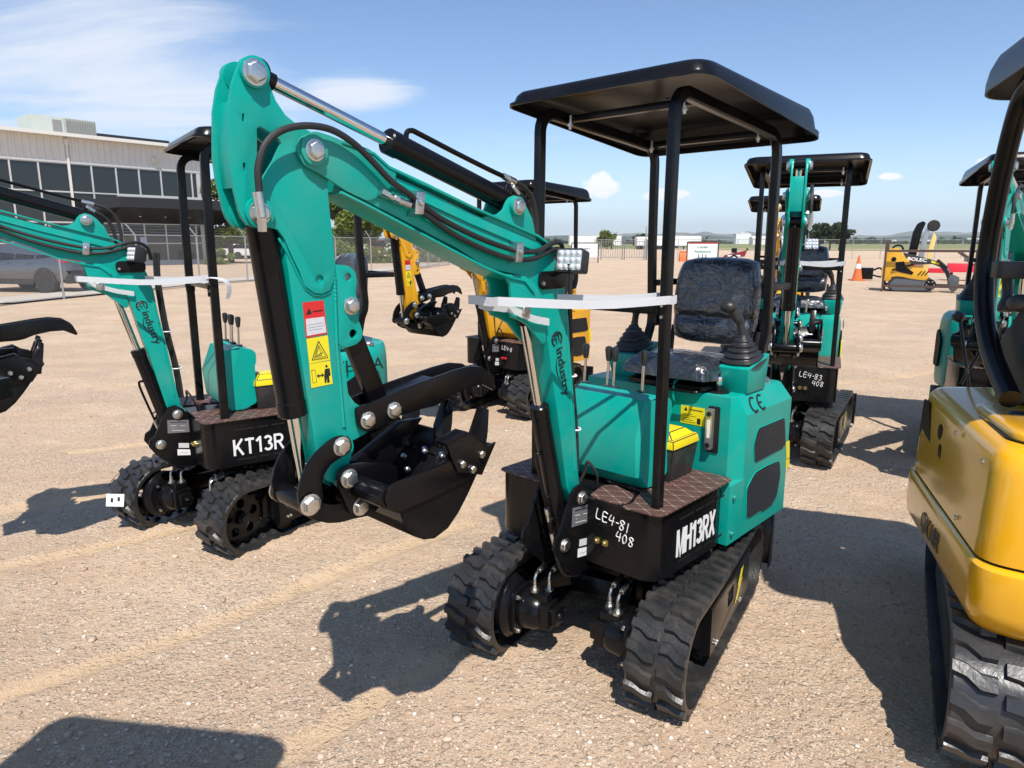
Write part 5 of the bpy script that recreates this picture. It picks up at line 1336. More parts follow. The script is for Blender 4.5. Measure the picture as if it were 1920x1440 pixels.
    def js():
        mb = MB(); mb.tube([(-.02,.30,1.36),(.0,.30,1.44),(.0,.31,1.50)], [.03,.018,.02], n=14); mb.rbox(-.08,.02,.24,.36,1.48,1.54,.02); mb.sph((-.16,.30,1.40), .045, 8, (1,1,.7)); return mb
    u.part('joystick', 'gj', js, PLAS, parent=pd, bevel=.006)
    def seat():
        mb = MB(); mb.rbox(-.40,.12,-.25,.16,1.06,1.20,.06); mb.rbox(-.50,-.38,-.24,.16,1.16,1.62,.06); return mb
    u.part('seat', 'gst', seat, SEAT, bevel=.03, seg=3)
    def lev():
        mb = MB(); mb.cyl((.30,.30,1.0),(.34,.36,1.30), .007, n=8); mb.rev([(0,.008),(.01,.022),(.03,.026),(.045,.01)], (.34,.36,1.28), (.2,.1,1), 14); mb.cyl((.44,.30,1.0),(.42,.2,1.28), .007, n=8); return mb
    u.part('lever', 'glv', lev, PLAS)
    # canopy on one curved post each side
    def post(s):
        def f():
            mb = MB(); y = s*.36-.02
            P_ = [(-.32,y,1.09),(-.2,y,1.14),(-.06,y,1.21),(.07,y,1.32),(.135,y,1.45),(.15,y,1.60),(.10,y,1.85),(.01,y,2.06),(-.10,y,2.14),(-.30,y,2.17)]
           
            mb.tube(P_, .034, n=14, smooth=5); return mb
        return f
    for s in (1, -1): u.part('canopy_post', ('gpo', s), post(s), BLKM)
    def roof():
        mb = MB(); x0, x1, hw = -.95, .22, .45
        def ring(s, h):
            pts = rpoly([(x1,hw),(x0,hw),(x0,-hw),(x1,-hw)], .16, 7); cx = (x0+x1)/2; return [(cx+(x-cx)*s, y*s-.02, 2.13+h+.03*math.sin(math.pi*max(0,min(1,(x-x0)/(x1-x0))))) for x, y in pts]
        L_ = [(1,0),(1.0,.03),(.985,.075),(.95,.115),(.90,.13),(.6,.145),(.02,.15)]
        mb.grid([ring(s, h) for s, h in L_], True); mb.grid([ring(s*.985-.0, h-.008 if h else 0) for s, h in L_], True); mb.grid([ring(1,0), ring(.985,0)], True); return mb
    u.part('canopy_roof', 'gro', roof, PLAS, ang=50)
    return root
golden()

# ---------------------------------------------------------------- building
def building():
    root = empty('office_building', (-23.5, 55.5, 0), -(math.pi/2+R(39.5))); tag(root, 'two storey building of dark glass under a pale ribbed metal band', 'building'); u = Unit(root, 'b')
    RIB = bpy.data.materials.new('ribbed_cream_metal'); RIB.use_nodes = True; t = NT(RIB.node_tree); b = RIB.node_tree.nodes['Principled BSDF']
    tc = t.add('ShaderNodeTexCoord').outputs['Object']; x = t.add('ShaderNodeSeparateXYZ', ins={0: tc}).outputs[0]
    t.put(b, 'Base Color', t.mix(t.noise(tc, 1.5, 4), (.60,.58,.53), (.70,.67,.61))); b.inputs['Roughness'].default_value = .5
    FRM = mat('pale_mullion', (.50,.50,.48), .4); GLS = mat('tinted_glass', (.016,.019,.020), .10, spec=.6); DKM = mat('black_fascia', (.016,.016,.018), .35); W_ = mat('cream_trim', (.66,.64,.59), .5)
    def core():
        mb = MB(); mb.box(.0, 34, -26, -.15, 0, 8.45); mb.box(-.05, 34, -.16, -.05, 0, .35); return mb
    u.part('wall', 'c', core, W_)
    def band():
        mb = MB(); x = 0.0
        prof = []
        while x < 34: prof += [(x,.0),(x+.06,.06),(x+.16,.06),(x+.22,.0)]; x += .40
        prof.append((34,0)); rows = [[(a, -.02+d, z) for a, d in prof] for z in (6.85, 8.45)]; mb.grid(rows); return mb
    u.part('ribbed_cladding', 'bd', band, RIB)
    def roof():
        mb = MB(); mb.box(-.35, 34.3, -26, .62, 8.45, 8.56); mb.prism([(.62,8.36),(.74,8.36),(.74,8.58),(.62,8.58)], -.35, 34.3, 'x'); return mb
    u.part('roof', 'r', roof, W_)
    def glass():
        mb = MB(); mb.box(.45, 33.6, -.12, -.03, .30, 6.72); return mb
    g = u.part('window_wall', 'g', glass, GLS)
    def mull():
        mb = MB(); us = [12.5,10.91,7.77,6.21,4.68,3.15,1.68,.87]+[12.5+1.58*k for k in range(1,13)]
        for a in us: mb.box(a-.045, a+.045, -.03, .05, .3, 6.72)
        for z in (.3, 1.55, 2.93, 4.90, 6.72): mb.box(.40, 33.6, -.03, .045, z-.045, z+.045)
        mb.box(.25, .50, -.04, .06, .0, 6.80); mb.box(.2, 33.6, -.02, .08, 6.74, 6.86); mb.box(-.1, 6.3, -.03, .10, 4.72, 4.90); return mb
    u.part('window_frame', 'm', mull, FRM)
    def dsp():
        mb = MB(); mb.box(9.08, 9.22, .02, .14, 0, 8.0); mb.rbox(9.03, 9.27, .02, .22, 7.9, 8.25, .03); return mb
    u.part('downspout', 'd', dsp, W_)
    def lamp():
        mb = MB(); mb.hexa([(3.35,.04,7.15),(3.75,.04,7.15),(3.75,.16,7.15),(3.35,.16,7.15)], [(3.35,.04,7.55),(3.75,.04,7.55),(3.75,.42,7.5),(3.35,.42,7.5)]); return mb
    u.part('wall_lamp', 'l', lamp, W_)
    def awn():
        mb = MB(); mb.mi(0).hexa([(-1.2,.08,2.95),(7.2,.08,2.95),(7.2,2.6,3.95),(-1.2,2.6,3.95)], [(-1.2,.08,4.62),(7.2,.08,4.62),(7.2,2.6,4.62),(-1.2,2.6,4.62)]); mb.hexa([(7.2,.08,3.4),(8.7,.08,3.7),(8.7,.9,3.7),(7.2,2.6,3.95)], [(7.2,.08,4.62),(8.7,.08,4.40),(8.7,.9,4.40),(7.2,2.6,4.62)])
        for k in range(6): a = -1.2+1.4*k; mb.box(a-.012, a+.012, 2.595, 2.612, 3.95, 4.62)
        mb.mi(1)
        for k in range(4): mb.cyl((.2+1.75*k, 1.3, 3.41), (.2+1.75*k, 1.3, 3.385), .09, n=14)
        return mb
    u.part('entrance_awning', 'a', awn, [DKM, mat('downlight', (.8,.75,.65), .5)])
    def hv():
        mb = MB(); mb.mi(0).box(8.2, 10.2, -5.2, -2.6, 8.7, 10.0); mb.mi(1)
        for k in range(13): mb.box(6.2+.15*k, 6.27+.15*k, -4.9, -2.58, 8.75, 9.95)
        mb.mi(0).box(6.15, 8.2, -5.0, -2.66, 8.7, 10.0); mb.mi(1).box(8.35, 8.9, -2.6, -2.57, 9.0, 9.8); return mb
    u.part('air_conditioner', 'h', hv, [mat('hvac_paint', (.50,.53,.47), .5, var=.1, vscale=2), mat('hvac_fins', (.24,.24,.22), .6)])
    def sol():
        mb = MB(); mb.prism([(2.6,8.75),(2.6,9.25),(2.3,9.35),(2.3,8.75)], 0, 0) if 0 else None
        mb.hexa([(.6,-5,8.7),(6.0,-5,8.7),(6.0,-3,8.7),(.6,-3,8.7)], [(.6,-4.6,9.35),(5.9,-4.6,9.35),(5.9,-3.6,9.35),(.6,-3.6,9.35)]); return mb
    u.part('skylight', 's', sol, DKM)
    u.part('notice', 'n', lambda: MB().box(4.6, 5.05, .05, .06, 1.35, 2.0), mat('blue_notice', (.35,.45,.6), .5), parent=g)
building()

# ---------------------------------------------------------------- silver car behind the fence
def wheel(u, c, r, wdt, side, body, key):
    def ty():
        mb = MB(); mb.rev([(-wdt/2,r*.66),(-wdt/2,r*.93),(-wdt/2+.02,r),(wdt/2-.02,r),(wdt/2,r*.93),(wdt/2,r*.66)], (0,0,0), (0,1,0), 32); return mb
    o = u.part('wheel', 'ty', ty, mat('tyre', (.02,.02,.02), .8)); o.location = c
    def rim():
        mb = MB(); mb.mi(1).cyl((0,-wdt*.3,0),(0,wdt*.3,0), r*.66, n=28); mb.mi(0)
        for k in range(5):
            a = 2*math.pi*k/5
            for d in (-.16, .16):
                p = Vector((math.cos(a+d)*r*.62, 0, math.sin(a+d)*r*.62)); q = Vector((math.cos(a)*r*.12, 0, math.sin(a)*r*.12)); mb.bar(p+Vector((0,wdt*.36,0)), q+Vector((0,wdt*.38,0)), .035, .03, (0,1,0)); mb.bar(p-Vector((0,wdt*.36,0)), q-Vector((0,wdt*.38,0)), .035, .03, (0,1,0))
        for s in (-1, 1): mb.cyl((0,s*wdt*.3,0),(0,s*wdt*.4,0), r*.13, n=14)
        n = 28; 
        for s in (-1, 1): mb.tube([(r*.63*math.cos(2*math.pi*i/n), s*wdt*.38, r*.63*math.sin(2*math.pi*i/n)) for i in range(n+1)], .016, n=6, smooth=1)
        return mb
    u.part('rim', 'rim', rim, [mat('alloy', (.6,.6,.6), .25, metal=.9), MESH], parent=o)
def suv():
    # local x towards the bonnet
    root = empty('parked_car', (-16.25, 24.3, .0), R(165)); tag(root, 'silver SUV parked behind the chain link fence near the building', 'car'); u = Unit(root, 'suv')
    P_ = mat('silver_car_paint', (.15,.16,.175), .28, metal=.75, coat=.8, coat_rough=.04)
    secs = [(-2.28,.62,.62,.80,.55,1.00),(-2.22,.50,.60,.86,1.02,1.04),(-2.05,.40,.60,.90,1.05,1.42),(-1.6,.30,.62,.91,1.06,1.60),(-.9,.28,.62,.92,1.04,1.66),(-.1,.28,.62,.92,1.02,1.67),(.45,.28,.62,.92,1.0,1.58),(.95,.28,.62,.92,.99,1.30),(1.15,.30,.62,.91,.98,1.08),(1.6,.32,.60,.90,.96,1.02),(2.05,.36,.58,.85,.88,.92),(2.28,.45,.55,.74,.78,.80)]
    def body():
        mb = MB(); rows = []
        for x, zb, zm, hw, zs, zt in secs:
            top = hw-.02 if zt-zs < .12 else hw-.24*(zt-zs)/.6
            rows.append([(x,hw-.06,zb),(x,hw,zb+.10),(x,hw+.01,zm+.1),(x,hw-.02,zs),(x,top+.03,zt-.05),(x,top-.06,zt),(x,0,zt+.02),(x,-top+.06,zt),(x,-top-.03,zt-.05),(x,-hw+.02,zs),(x,-hw-.01,zm+.1),(x,-hw,zb+.10),(x,-hw+.06,zb)])
        mb.grid(rows, True); mb.add(rows[0], [tuple(range(13))]); mb.add(rows[-1], [tuple(reversed(range(13)))]); return mb
    bd = u.part('body', 'b', body, P_, ang=40)
    def glass():
        mb = MB()
        for s in (1, -1):
            for pts in ([(.62,1.04),(-.15,1.07),(-.15,1.55),(.28,1.52)], [(-.22,1.07),(-1.0,1.09),(-1.0,1.53),(-.22,1.55)], [(-1.08,1.09),(-1.7,1.14),(-1.62,1.40),(-1.08,1.52)]):
                v = [(a, s*(.905-.30*(b-1.04)/.6*1.0+.02), b) for a, b in pts]; w2 = [(a, y-s*.03, b) for a, y, b in v]; mb.add(v+w2, [(0,1,2,3),(7,6,5,4),(0,1,5,4),(1,2,6,5),(2,3,7,6),(3,0,4,7)])
        mb.hexa([(-2.13,-.70,1.10),(-2.13,.70,1.10),(-2.10,.7,1.10),(-2.10,-.7,1.1)], [(-1.86,-.58,1.50),(-1.86,.58,1.50),(-1.80,.58,1.5),(-1.80,-.58,1.5)])
        return mb
    u.part('window', 'g', glass, mat('car_glass', (.01,.012,.014), .05))
    def clad():
        mb = MB()
        for s in (1, -1):
            mb.box(-.92,.90,*sorted((s*.86,s*.945)),.26,.42)
            for cx in (-1.38, 1.36):
                out = [(cx+.46*math.cos(R(a)), .35+.46*math.sin(R(a))) for a in range(0,181,12)]+[(cx+.38*math.cos(R(a)), .35+.38*math.sin(R(a))) for a in range(180,-1,-12)]; mb.prism(out, *sorted((s*.86,s*.945))); mb.prism(circ(cx,.35,.385,24), *sorted((s*.70,s*.93)))
        mb.rbox(-2.34,-2.05,-.84,.84,.30,.60,.08); mb.rbox(2.05,2.32,-.80,.80,.28,.50,.08); return mb
    u.part('bumper', 'c', clad, PLAS)
    def tl():
        mb = MB()
        for s in (1, -1): mb.hexa([(-2.30,s*.30,.98),(-2.24,s*.88,.96),(-1.98,s*.935,1.0),(-2.2,s*.5,1.0)], [(-2.28,s*.30,1.06),(-2.2,s*.86,1.14),(-1.95,s*.92,1.14),(-2.18,s*.5,1.1)])
        return mb
    for nm, fn, m_ in (('tail_light', tl, mat('red_lens', (.35,.01,.015), .15, coat=1)),): u.part(nm, nm, fn, m_)
    def plate():
        return MB().box(-2.315,-2.29,-.26,.26,.74,.88)
    u.part('number_plate', 'pl', plate, PAPR)
    def hd():
        mb = MB()
        for s in (1, -1):
            for a in (-.85, .02): mb.bar((a,s*.945,.95),(a+.20,s*.95,.955),.02,.035)
            mb.hexa([(.55,s*.92,1.0),(.72,s*.92,1.0),(.68,s*1.10,1.02),(.58,s*1.10,1.02)], [(.55,s*.92,1.12),(.70,s*.92,1.12),(.66,s*1.08,1.16),(.58,s*1.08,1.16)])
        return mb
    u.part('door_handle', 'hd', hd, P_, bevel=.006)
    for cx in (-1.38, 1.36):
        for s in (1, -1): wheel(u, (cx, s*.82, .35), .36, .24, s, None, 'w')
suv()

# ---------------------------------------------------------------- fence
STEEL = mat('galvanised_steel', (.38,.38,.37), .5, metal=.5, var=.1)
def fence(name, label, pts, hgt, spc, wire_step, arm=True, posts=None, wr=.0022):
    root = empty(name, (pts[0][0], pts[0][1], 0)); tag(root, label, 'fence'); o = Vector((pts[0][0], pts[0][1], 0)); u = Unit(root, label)
    PL = [Vector((x, y, 0))-o for x, y in pts]
    rail = MB(); bw = MB(); wires = MB(); pl = []
    for a, b in zip(PL[:-1], PL[1:]):
        L = (b-a).length; d = (b-a)/L; n = max(1, round(L/spc)); nrm = Vector((-d.y, d.x, 0))
        for k in range(n+1 if b is PL[-1] else n): pl.append((a+d*(L*k/n), nrm))
        rail.cyl(a+Vector((0,0,hgt)), b+Vector((0,0,hgt)), .021, n=8); rail.cyl(a+Vector((0,0,.06)), b+Vector((0,0,.06)), .006, n=5)
        if arm:
            for k in range(3): q = .10+.10*k; bw.cyl(a+Vector((0,0,hgt+q))+nrm*q*.8, b+Vector((0,0,hgt+q))+nrm*q*.8, .0035, n=4)
        H_ = hgt-.05; m = int((L+H_)/wire_step)
        for sg in (1, -1):
            for k in range(m):
                s0 = -H_+k*wire_step; s1 = s0+H_; u0, u1 = max(0, s0), min(L, s1)
                if u1 <= u0: continue
                z0, z1 = .05+(u0-s0), .05+(u1-s0)
                if sg < 0: z0, z1 = H_+.05-(u0-s0), H_+.05-(u1-s0)
                wires.cyl(a+d*u0+Vector((0,0,z0)), a+d*u1+Vector((0,0,z1)), wr, n=3, cap=False)
    for p, nrm in pl:
        def post():
            mb = MB(); mb.cyl((0,0,-.05), (0,0,hgt+.02), .03, n=10)
            if arm: mb.bar((0,0,hgt), (-.32,.0,hgt+.36), .012, .04)
            return mb
        po = u.part('post', 'p', post, STEEL); po.location = p; po.rotation_euler.z = math.atan2(-nrm.y, -nrm.x)
    obj('top_rail', rail, STEEL, root)
    if arm: obj('barbed_wire', bw, STEEL, root)
    obj('chain_link', wires, STEEL, root, ang=80)
fence('chain_link_fence', 'long chain link fence with angled barbed wire arms along the yard', [(-13.6,15.2),(-13.05,20.6),(-11.0,29.6),(-6.2,40.2),(-4.6,52.0),(3.0,66.0)], 1.85, 3.0, .062)
fence('chain_link_fence', 'distant chain link fence behind the gates and yard signs', [(8.0,70.0),(12.6,68.5),(16,69),(28,71),(60,78)], 1.9, 3.4, .30, False, wr=.006)
def pgate(x, y, L, name, label):
    root = empty(name, (x, y, 0)); tag(root, label, 'gate', 'grey tube gates'); u = Unit(root, 'gate'+str(L))
    def fr():
        mb = MB(); 
        for q in (0, L): mb.bar((q,0,0),(q,0,1.9),.09,.09)
        mb.bar((0,0,1.72),(L,0,1.72),.05,.05); mb.bar((0,0,.25),(L,0,.25),.05,.05); return mb
    u.part('frame', 'f', fr, mat('grey_steel', (.16,.17,.17), .5))
    def sl():
        mb = MB(); n = int(L/.22)
        for k in range(1, n): mb.bar((L*k/n,0,.25),(L*k/n,0,1.72),.035,.035)
        return mb
    u.part('bars', 's', sl, mat('grey_steel', (.16,.17,.17), .5))
pgate(8.4, 67.5, 2.0, 'yard_gate', 'shorter grey tube gate beside the white notice board'); pgate(10.6, 67.5, 2.1, 'yard_gate', 'grey tube gate between the tall post and the shorter gate')
o = obj('tall_post', MB().cyl((0,0,0),(0,0,3.1),.06,n=10), STEEL); o.location = (12.55, 67.3, 0); tag(o, 'tall grey steel post at the end of the tube gates', 'post')

# ---------------------------------------------------------------- trees and bushes
def leafmat(name, c1, c2):
    m = bpy.data.materials.new(name); m.use_nodes = True; t = NT(m.node_tree); b = m.node_tree.nodes['Principled BSDF']; g = t.add('ShaderNodeNewGeometry')
    t.put(b, 'Base Color', t.mix(g.outputs['Random Per Island'], c1, c2)); b.inputs['Roughness'].default_value = .6; b.inputs['Subsurface Weight'].default_value = 0
    tr = t.add('ShaderNodeBsdfTranslucent', ins={0: (*[x*1.4 for x in c2], 1)}); mx = t.add('ShaderNodeMixShader', ins={0: .25, 1: b.outputs[0], 2: tr.outputs[0]}); t.l.new(mx.outputs[0], m.node_tree.nodes['Material Output'].inputs[0]); return m
LEAF = leafmat('green_leaves', (.06,.10,.018), (.22,.27,.045)); LEAFD = leafmat('dark_leaves', (.020,.035,.012), (.055,.080,.028)); BARK = mat('bark', (.10,.075,.055), .9)
def crown(seed, R_, H_, n, leaf, zc, lumps=26, squash=.8):
    rg = random.Random(seed); V = []; F_ = []; L_ = []
    for i in range(lumps):
        th = rg.uniform(0, 6.28); rr = R_*rg.uniform(.25, .95)**.7; h = rg.uniform(-1, 1); k = math.sqrt(max(.05, 1-h*h*.9)); L_.append((rr*k*math.cos(th), rr*k*math.sin(th), zc+h*H_*.5, R_*rg.uniform(.20,.36)))
    for i in range(n):
        lx, ly, lz, lr = L_[i % lumps]; d = Vector((rg.gauss(0,1), rg.gauss(0,1), rg.gauss(0,1))).normalized()*lr*rg.uniform(.55,1.08)**.6; c = Vector((lx, ly, lz))+Vector((d.x, d.y, d.z*squash))
        a = Vector((rg.gauss(0,1), rg.gauss(0,1), rg.gauss(0,.6))).normalized(); b = a.cross(Vector((rg.gauss(0,1), rg.gauss(0,1), rg.gauss(0,1)))).normalized(); s = leaf*rg.uniform(.6,1.3); o = len(V)
        V += [c-a*s, c+b*s*.5, c+a*s, c-b*s*.5]; F_.append((o,o+1,o+2,o+3))
    mb = MB(); mb.add(V, F_); return mb, L_
def tree(label, x, y, H, R_, seed, leaf=.13, n=9000, m=None, group='trees by the parking lot', cz=.60, ch=.72):
    root = empty('leafy_tree', (x, y, 0)); tag(root, label, 'tree', group)
    mb, L_ = crown(seed, R_, H*ch, n, leaf, H*cz)
    me = bpy.data.meshes.new('crown'); me.from_pydata(mb.v, [], mb.f); me.materials.append(m or LEAF); o = bpy.data.objects.new('crown', me); COL.objects.link(o); o.parent = root
    t_ = MB(); t_.tube([(0,0,-.1),(.05,0,H*.2),(.0,.08,H*.45),(.0,0,H*.8)], [R_*.09,R_*.075,R_*.05,.02], n=10, smooth=4)
    for lx, ly, lz, lr in L_[::2]: t_.tube([(0,0,H*.25+.2*H*random.random()), (lx*.5, ly*.5, lz*.85), (lx, ly, lz)], [R_*.035,R_*.02,.012], n=5, smooth=2)
    obj('trunk', t_, BARK, root)
tree('broad green tree behind the fence beside the main arm', -13.6, 58, 6.8, 4.0, 5, .17, 18000)
tree('green tree between the building and the next tree', -22.2, 56.5, 6.3, 2.6, 8, .15, 9000)
tree('half hidden tree above the second yellow bucket', -7.0, 66, 4.3, 2.2, 12, .16, 5000, LEAFD)
def bush(label, x, y, r, h, seed, m=None):
    mb, _ = crown(seed, r, h, int(2600*r), .10, h*.45, 18, .7); me = bpy.data.meshes.new('bush'); me.from_pydata(mb.v, [], mb.f); me.materials.append(m or LEAF); o = bpy.data.objects.new('bush', me); COL.objects.link(o); o.location = (x, y, 0); o.scale = (1,.6,1); tag(o, label, 'bush', 'low bushes behind the fence'); return o
for i, (x, y, r, h, l) in enumerate(((-13.6,55,2.3,1.5,'low green bush under the broad tree'), (-11.0,57,1.9,1.3,'low bush right of the broad tree'), (-7.4,60,2.2,1.3,'low bush behind the yellow bucket'), (-4.9,61,1.9,1.3,'low bush ending the hedge row beside the sandy verge'), (-22,53.5,1.2,1.0,'small shrub at the corner of the building'))): bush(l, x, y, r, h, 40+i)
DK = [('dark round tree of the far clump behind excavator LE4-83', 1536), ('taller dark tree of the far clump, middle one', 1556), ('dark tree of the far clump touching the canopy post', 1574)]
for i, (l, pxx) in enumerate(DK):
    D_ = 150; tree(l, (pxx-960)/1346*D_*1.0, D_, 5.6+.8*(i == 1), 2.3, 60+i, .30, 2600, LEAFD, 'far dark trees', .62, .6)
tree('small pale green tree between the white trailers', 23.5, 178, 4.6, 2.2, 71, .32, 1800, LEAF, 'far green trees')
tree('dark green tree beyond the tube gates', 34.0, 190, 3.6, 2.6, 72, .34, 1800, LEAFD, 'far green trees')
rr_ = random.Random(4)
# ragged far tree line, one mass
mbt = MB(); V = []; F_ = []
for i in range(16000):
    az = R(rr_.uniform(-36, 38)); D_ = rr_.uniform(900, 1500); h = rr_.uniform(0, 9)*(.3+.7*math.sin(az*31)**2)*(.5+.5*abs(math.sin(az*173))); c = Vector((D_*math.sin(az), D_*math.cos(az), h-1)); s = rr_.uniform(1.5, 4); o = len(V)
    a = Vector((rr_.gauss(0,1), rr_.gauss(0,1), rr_.gauss(0,1))).normalized(); b = a.cross(Vector((0,.3,1))).normalized(); V += [c-a*s, c+b*s*.7, c+a*s, c-b*s*.7]; F_.append((o,o+1,o+2,o+3))
me = bpy.data.meshes.new('treeline'); me.from_pydata(V, [], F_); me.materials.append(LEAFD); o = bpy.data.objects.new('treeline', me); COL.objects.link(o); tag(o, kind='stuff')

# ---------------------------------------------------------------- yard things in the distance
def simple(name, label, cat, mb, m, loc, rz=0, group=None, bevel=0):
    o = obj(name, mb, m, bevel=bevel); o.location = loc; o.rotation_euler.z = rz; tag(o, label, cat, group); return o
ORP = mat('orange_plastic', (.75,.16,.035), .45); REDP = mat('red_machine_paint', (.42,.02,.02), .4); SIGNG = mat('sign_green', (.03,.22,.16), .5)
def board(x, y, wd, h0, h1, lines, label, rz=0, red=True, align='CENTER', lc=None):
    root = empty('sign_board', (x, y, 0), rz); tag(root, label, 'sign', 'yard notice boards'); u = Unit(root, label)
    u.part('panel', 'p', lambda: MB().box(-wd/2, wd/2, -.02, .02, h0, h1), WHIT)
    def fr():
        mb = MB(); mb.mi(0)
        for s in (-1, 1): mb.box(*sorted((s*(wd/2), s*(wd/2+.09))), -.04, .04, 0, h1+.05)
        mb.box(-wd/2, wd/2, -.04, .04, h1, h1+.07)
        if red: mb.mi(1).box(-wd/2+.02, wd/2-.02, -.032, -.021, h1-.09, h1-.005)
        return mb
    u.part('frame', 'f', fr, [mat('dark_frame', (.05,.05,.045), .5), REDP])
    def tx():
        mb = MB()
        for s, z, sz in lines: q = textmb(s, sz, basis((0,-.024,z), (1,0,0), (0,0,1)), .004, .02, 1, align=align); mb.add(q.v, q.f)
        return mb
    u.part('lettering', 't', tx, lc or SIGNG)
    if red:
        def ar():
            mb = MB()
            for k in (-1, 0, 1): mb.box(k*.24-.03, k*.24+.03, -.026, -.022, h0+.12, h0+.36); mb.prism([(k*.24-.08,h0+.15),(k*.24+.08,h0+.15),(k*.24,h0+.03)], -.026, -.022)
            return mb
        u.part('arrow', 'a', ar, INK)
board(13.3, 50.0, 2.0, .45, 1.62, [('Loader', 1.22, .26), ('Assistance', .92, .26)], 'white framed board reading Loader Assistance with three arrows', -R(15))
board(5.9, 58.0, 2.05, .45, 1.55, [('Plumbing', 1.05, .22), ('Yellow', .72, .22)], 'white board by the grey tube gates behind the work lamp', -R(5), False, lc=INK)
def barrier():
    mb = MB(); mb.hexa([(-.9,-.3,0),(.9,-.3,0),(.9,.3,0),(-.9,.3,0)], [(-.88,-.12,.8),(.88,-.12,.8),(.88,.12,.8),(-.88,.12,.8)]); mb.box(-.85,.85,-.16,.16,.8,.9)
    for x in (-.6,0,.6): mb.box(x-.12,x+.12,-.31,.31,.0,.2)
    return mb
simple('water_barrier', 'orange plastic barrier beside the loader sign', 'barrier', barrier(), ORP, (15.4, 62.0, 0), bevel=.03)
WH = mat('white_trailer_paint', (.74,.74,.72), .5)
def trailer(L, H):
    mb = MB(); mb.mi(0).box(-L/2, L/2, -1.2, 1.2, .9, H); mb.mi(1).box(-L/2, L/2, -1.1, 1.1, .75, .9)
    for x in (-L*.36,-L*.26): mb.cyl((x,-1.2,.5),(x,1.2,.5),.5,n=16)
    mb.box(L*.3, L*.33, -.9, -.8, 0, .9); return mb
for i, (pxx, D_, L, H, l) in enumerate(((1115,180,13,3.3,'long white trailer left of the pale green tree'), (1258,170,9,3.0,'white trailer just left of the near canopy post'), (1212,172,5.2,3.0,'short white trailer behind the tall grey post'), (1282,215,9,3.1,'white trailer just right of the near canopy post'))):
    simple('box_trailer', l, 'trailer', trailer(L, H), [WH, BLKM], ((pxx-960)/1346*D_, D_, 0), R(4), 'white trailers beyond the fence')
simple('white_shed', 'tall white shed on the horizon right of the loader sign', 'building', MB().box(-9,9,-6,6,0,12).box(-4,6,-6.2,6,12,13.2), WH, (275, 860, 0))
for i, (az, D_, L, l) in enumerate(((12.8,600,40,'long low white shed on the horizon above the sign'), (19.5,640,26,'low white shed on the horizon near the canopy post'), (33,1100,30,'white shed below the hills at the right'), (36.5,1500,26,'small pale shed far right below the hills'))):
    simple('white_shed', l, 'building', MB().box(-L/2,L/2,-5,5,0,5).prism([(-5.3,5),(5.3,5),(0,7)], -L/2-.3, L/2+.3, 'x'), WH, (math.sin(R(az))*D_, math.cos(R(az))*D_, 0), 0, 'far white sheds')
for i in range(30):
    az = rr_.uniform(17, 38); D_ = rr_.uniform(1300, 2000); s = rr_.uniform(4, 9)
    simple('far_house', 'small pale house among trees below the hills', 'house', MB().box(-s,s,-s*.6,s*.6,-2,4.5).prism([(-s*.7,4.5),(s*.7,4.5),(0,7.5)], -s-.4, s+.4, 'x'), mat('house_wall_%d' % (i % 3), ((.6,.57,.52),(.42,.36,.30),(.7,.7,.69))[i % 3], .7), (math.sin(R(az))*D_, math.cos(R(az))*D_, 0), rr_.uniform(0, 3), 'far small houses')
def pylon():
    mb = MB()
    for s in (-1, 1): mb.bar((s*5,0,0),(s*4,0,26),.6,.6)
    mb.bar((-9,0,22),(9,0,22),.5,.8); mb.bar((-4.5,0,24),(0,0,20),.4,.4); mb.bar((4.5,0,24),(0,0,20),.4,.4); mb.bar((-4.6,0,14),(4.6,0,8),.3,.3); return mb
PYM = mat('pylon_grey', (.33,.35,.38), .6)
for pxx, l in ((1152,'left-hand power pylon of the four above the gates'), (1221,'power pylon just left of the near canopy post'), (1278,'power pylon just right of the near canopy post'), (1319,'faintest power pylon, above the loader sign')):
    D_ = 1500+ (pxx-1152)*3; simple('power_pylon', l, 'pylon', pylon(), PYM, ((pxx-960)/1346*D_, D_, 0), R(10), 'power pylons')
def redmach():
    mb = MB(); mb.mi(0).hexa([(-1.1,-.5,.35),(1.0,-.5,.55),(1.0,.5,.55),(-1.1,.5,.35)], [(-.9,-.45,.65),(1.2,-.45,1.15),(1.2,.45,1.15),(-.9,.45,.65)]); mb.mi(2).box(-.6,.6,-.52,-.50,.55,.70); mb.mi(1).box(-.25,.25,-.3,.3,.9,1.35); mb.tube([(1.0,-.2,1.0),(1.3,-.2,1.25),(1.1,-.2,1.3)], .05, n=8)
    for s in (-1, 1): mb.cyl((.0,s*.5,.36),(.0,s*.72,.36),.36,n=20)
    mb.mi(2)
    for s in (-1, 1): mb.cyl((.0,s*.70,.36),(.0,s*.73,.36),.19,n=16)
    return mb
simple('trailer_pump', 'dark red wheeled machine right of the loader sign', 'machine', redmach(), [mat('maroon_paint', (.20,.012,.012), .4), BLKM, WHIT], (18.6, 60.0, 0), -R(15)).scale = (.85,)*3
def cone():
    mb = MB(); mb.mi(0).box(-.19,.19,-.19,.19,0,.03); mb.rev([(0,.14),(.32,.085),(.32,.085)], (0,0,.03), (0,0,1), 20); mb.mi(1).rev([(0,.086),(.14,.062)], (0,0,.35), (0,0,1), 20); mb.mi(0).rev([(0,.062),(.24,.022),(.25,.01)], (0,0,.49), (0,0,1), 20); return mb
simple('traffic_cone', 'orange traffic cone with a white band on the dirt', 'cone', cone(), [ORP, WHIT], (14.95, 30.8, 0)).scale = (1.45,)*3
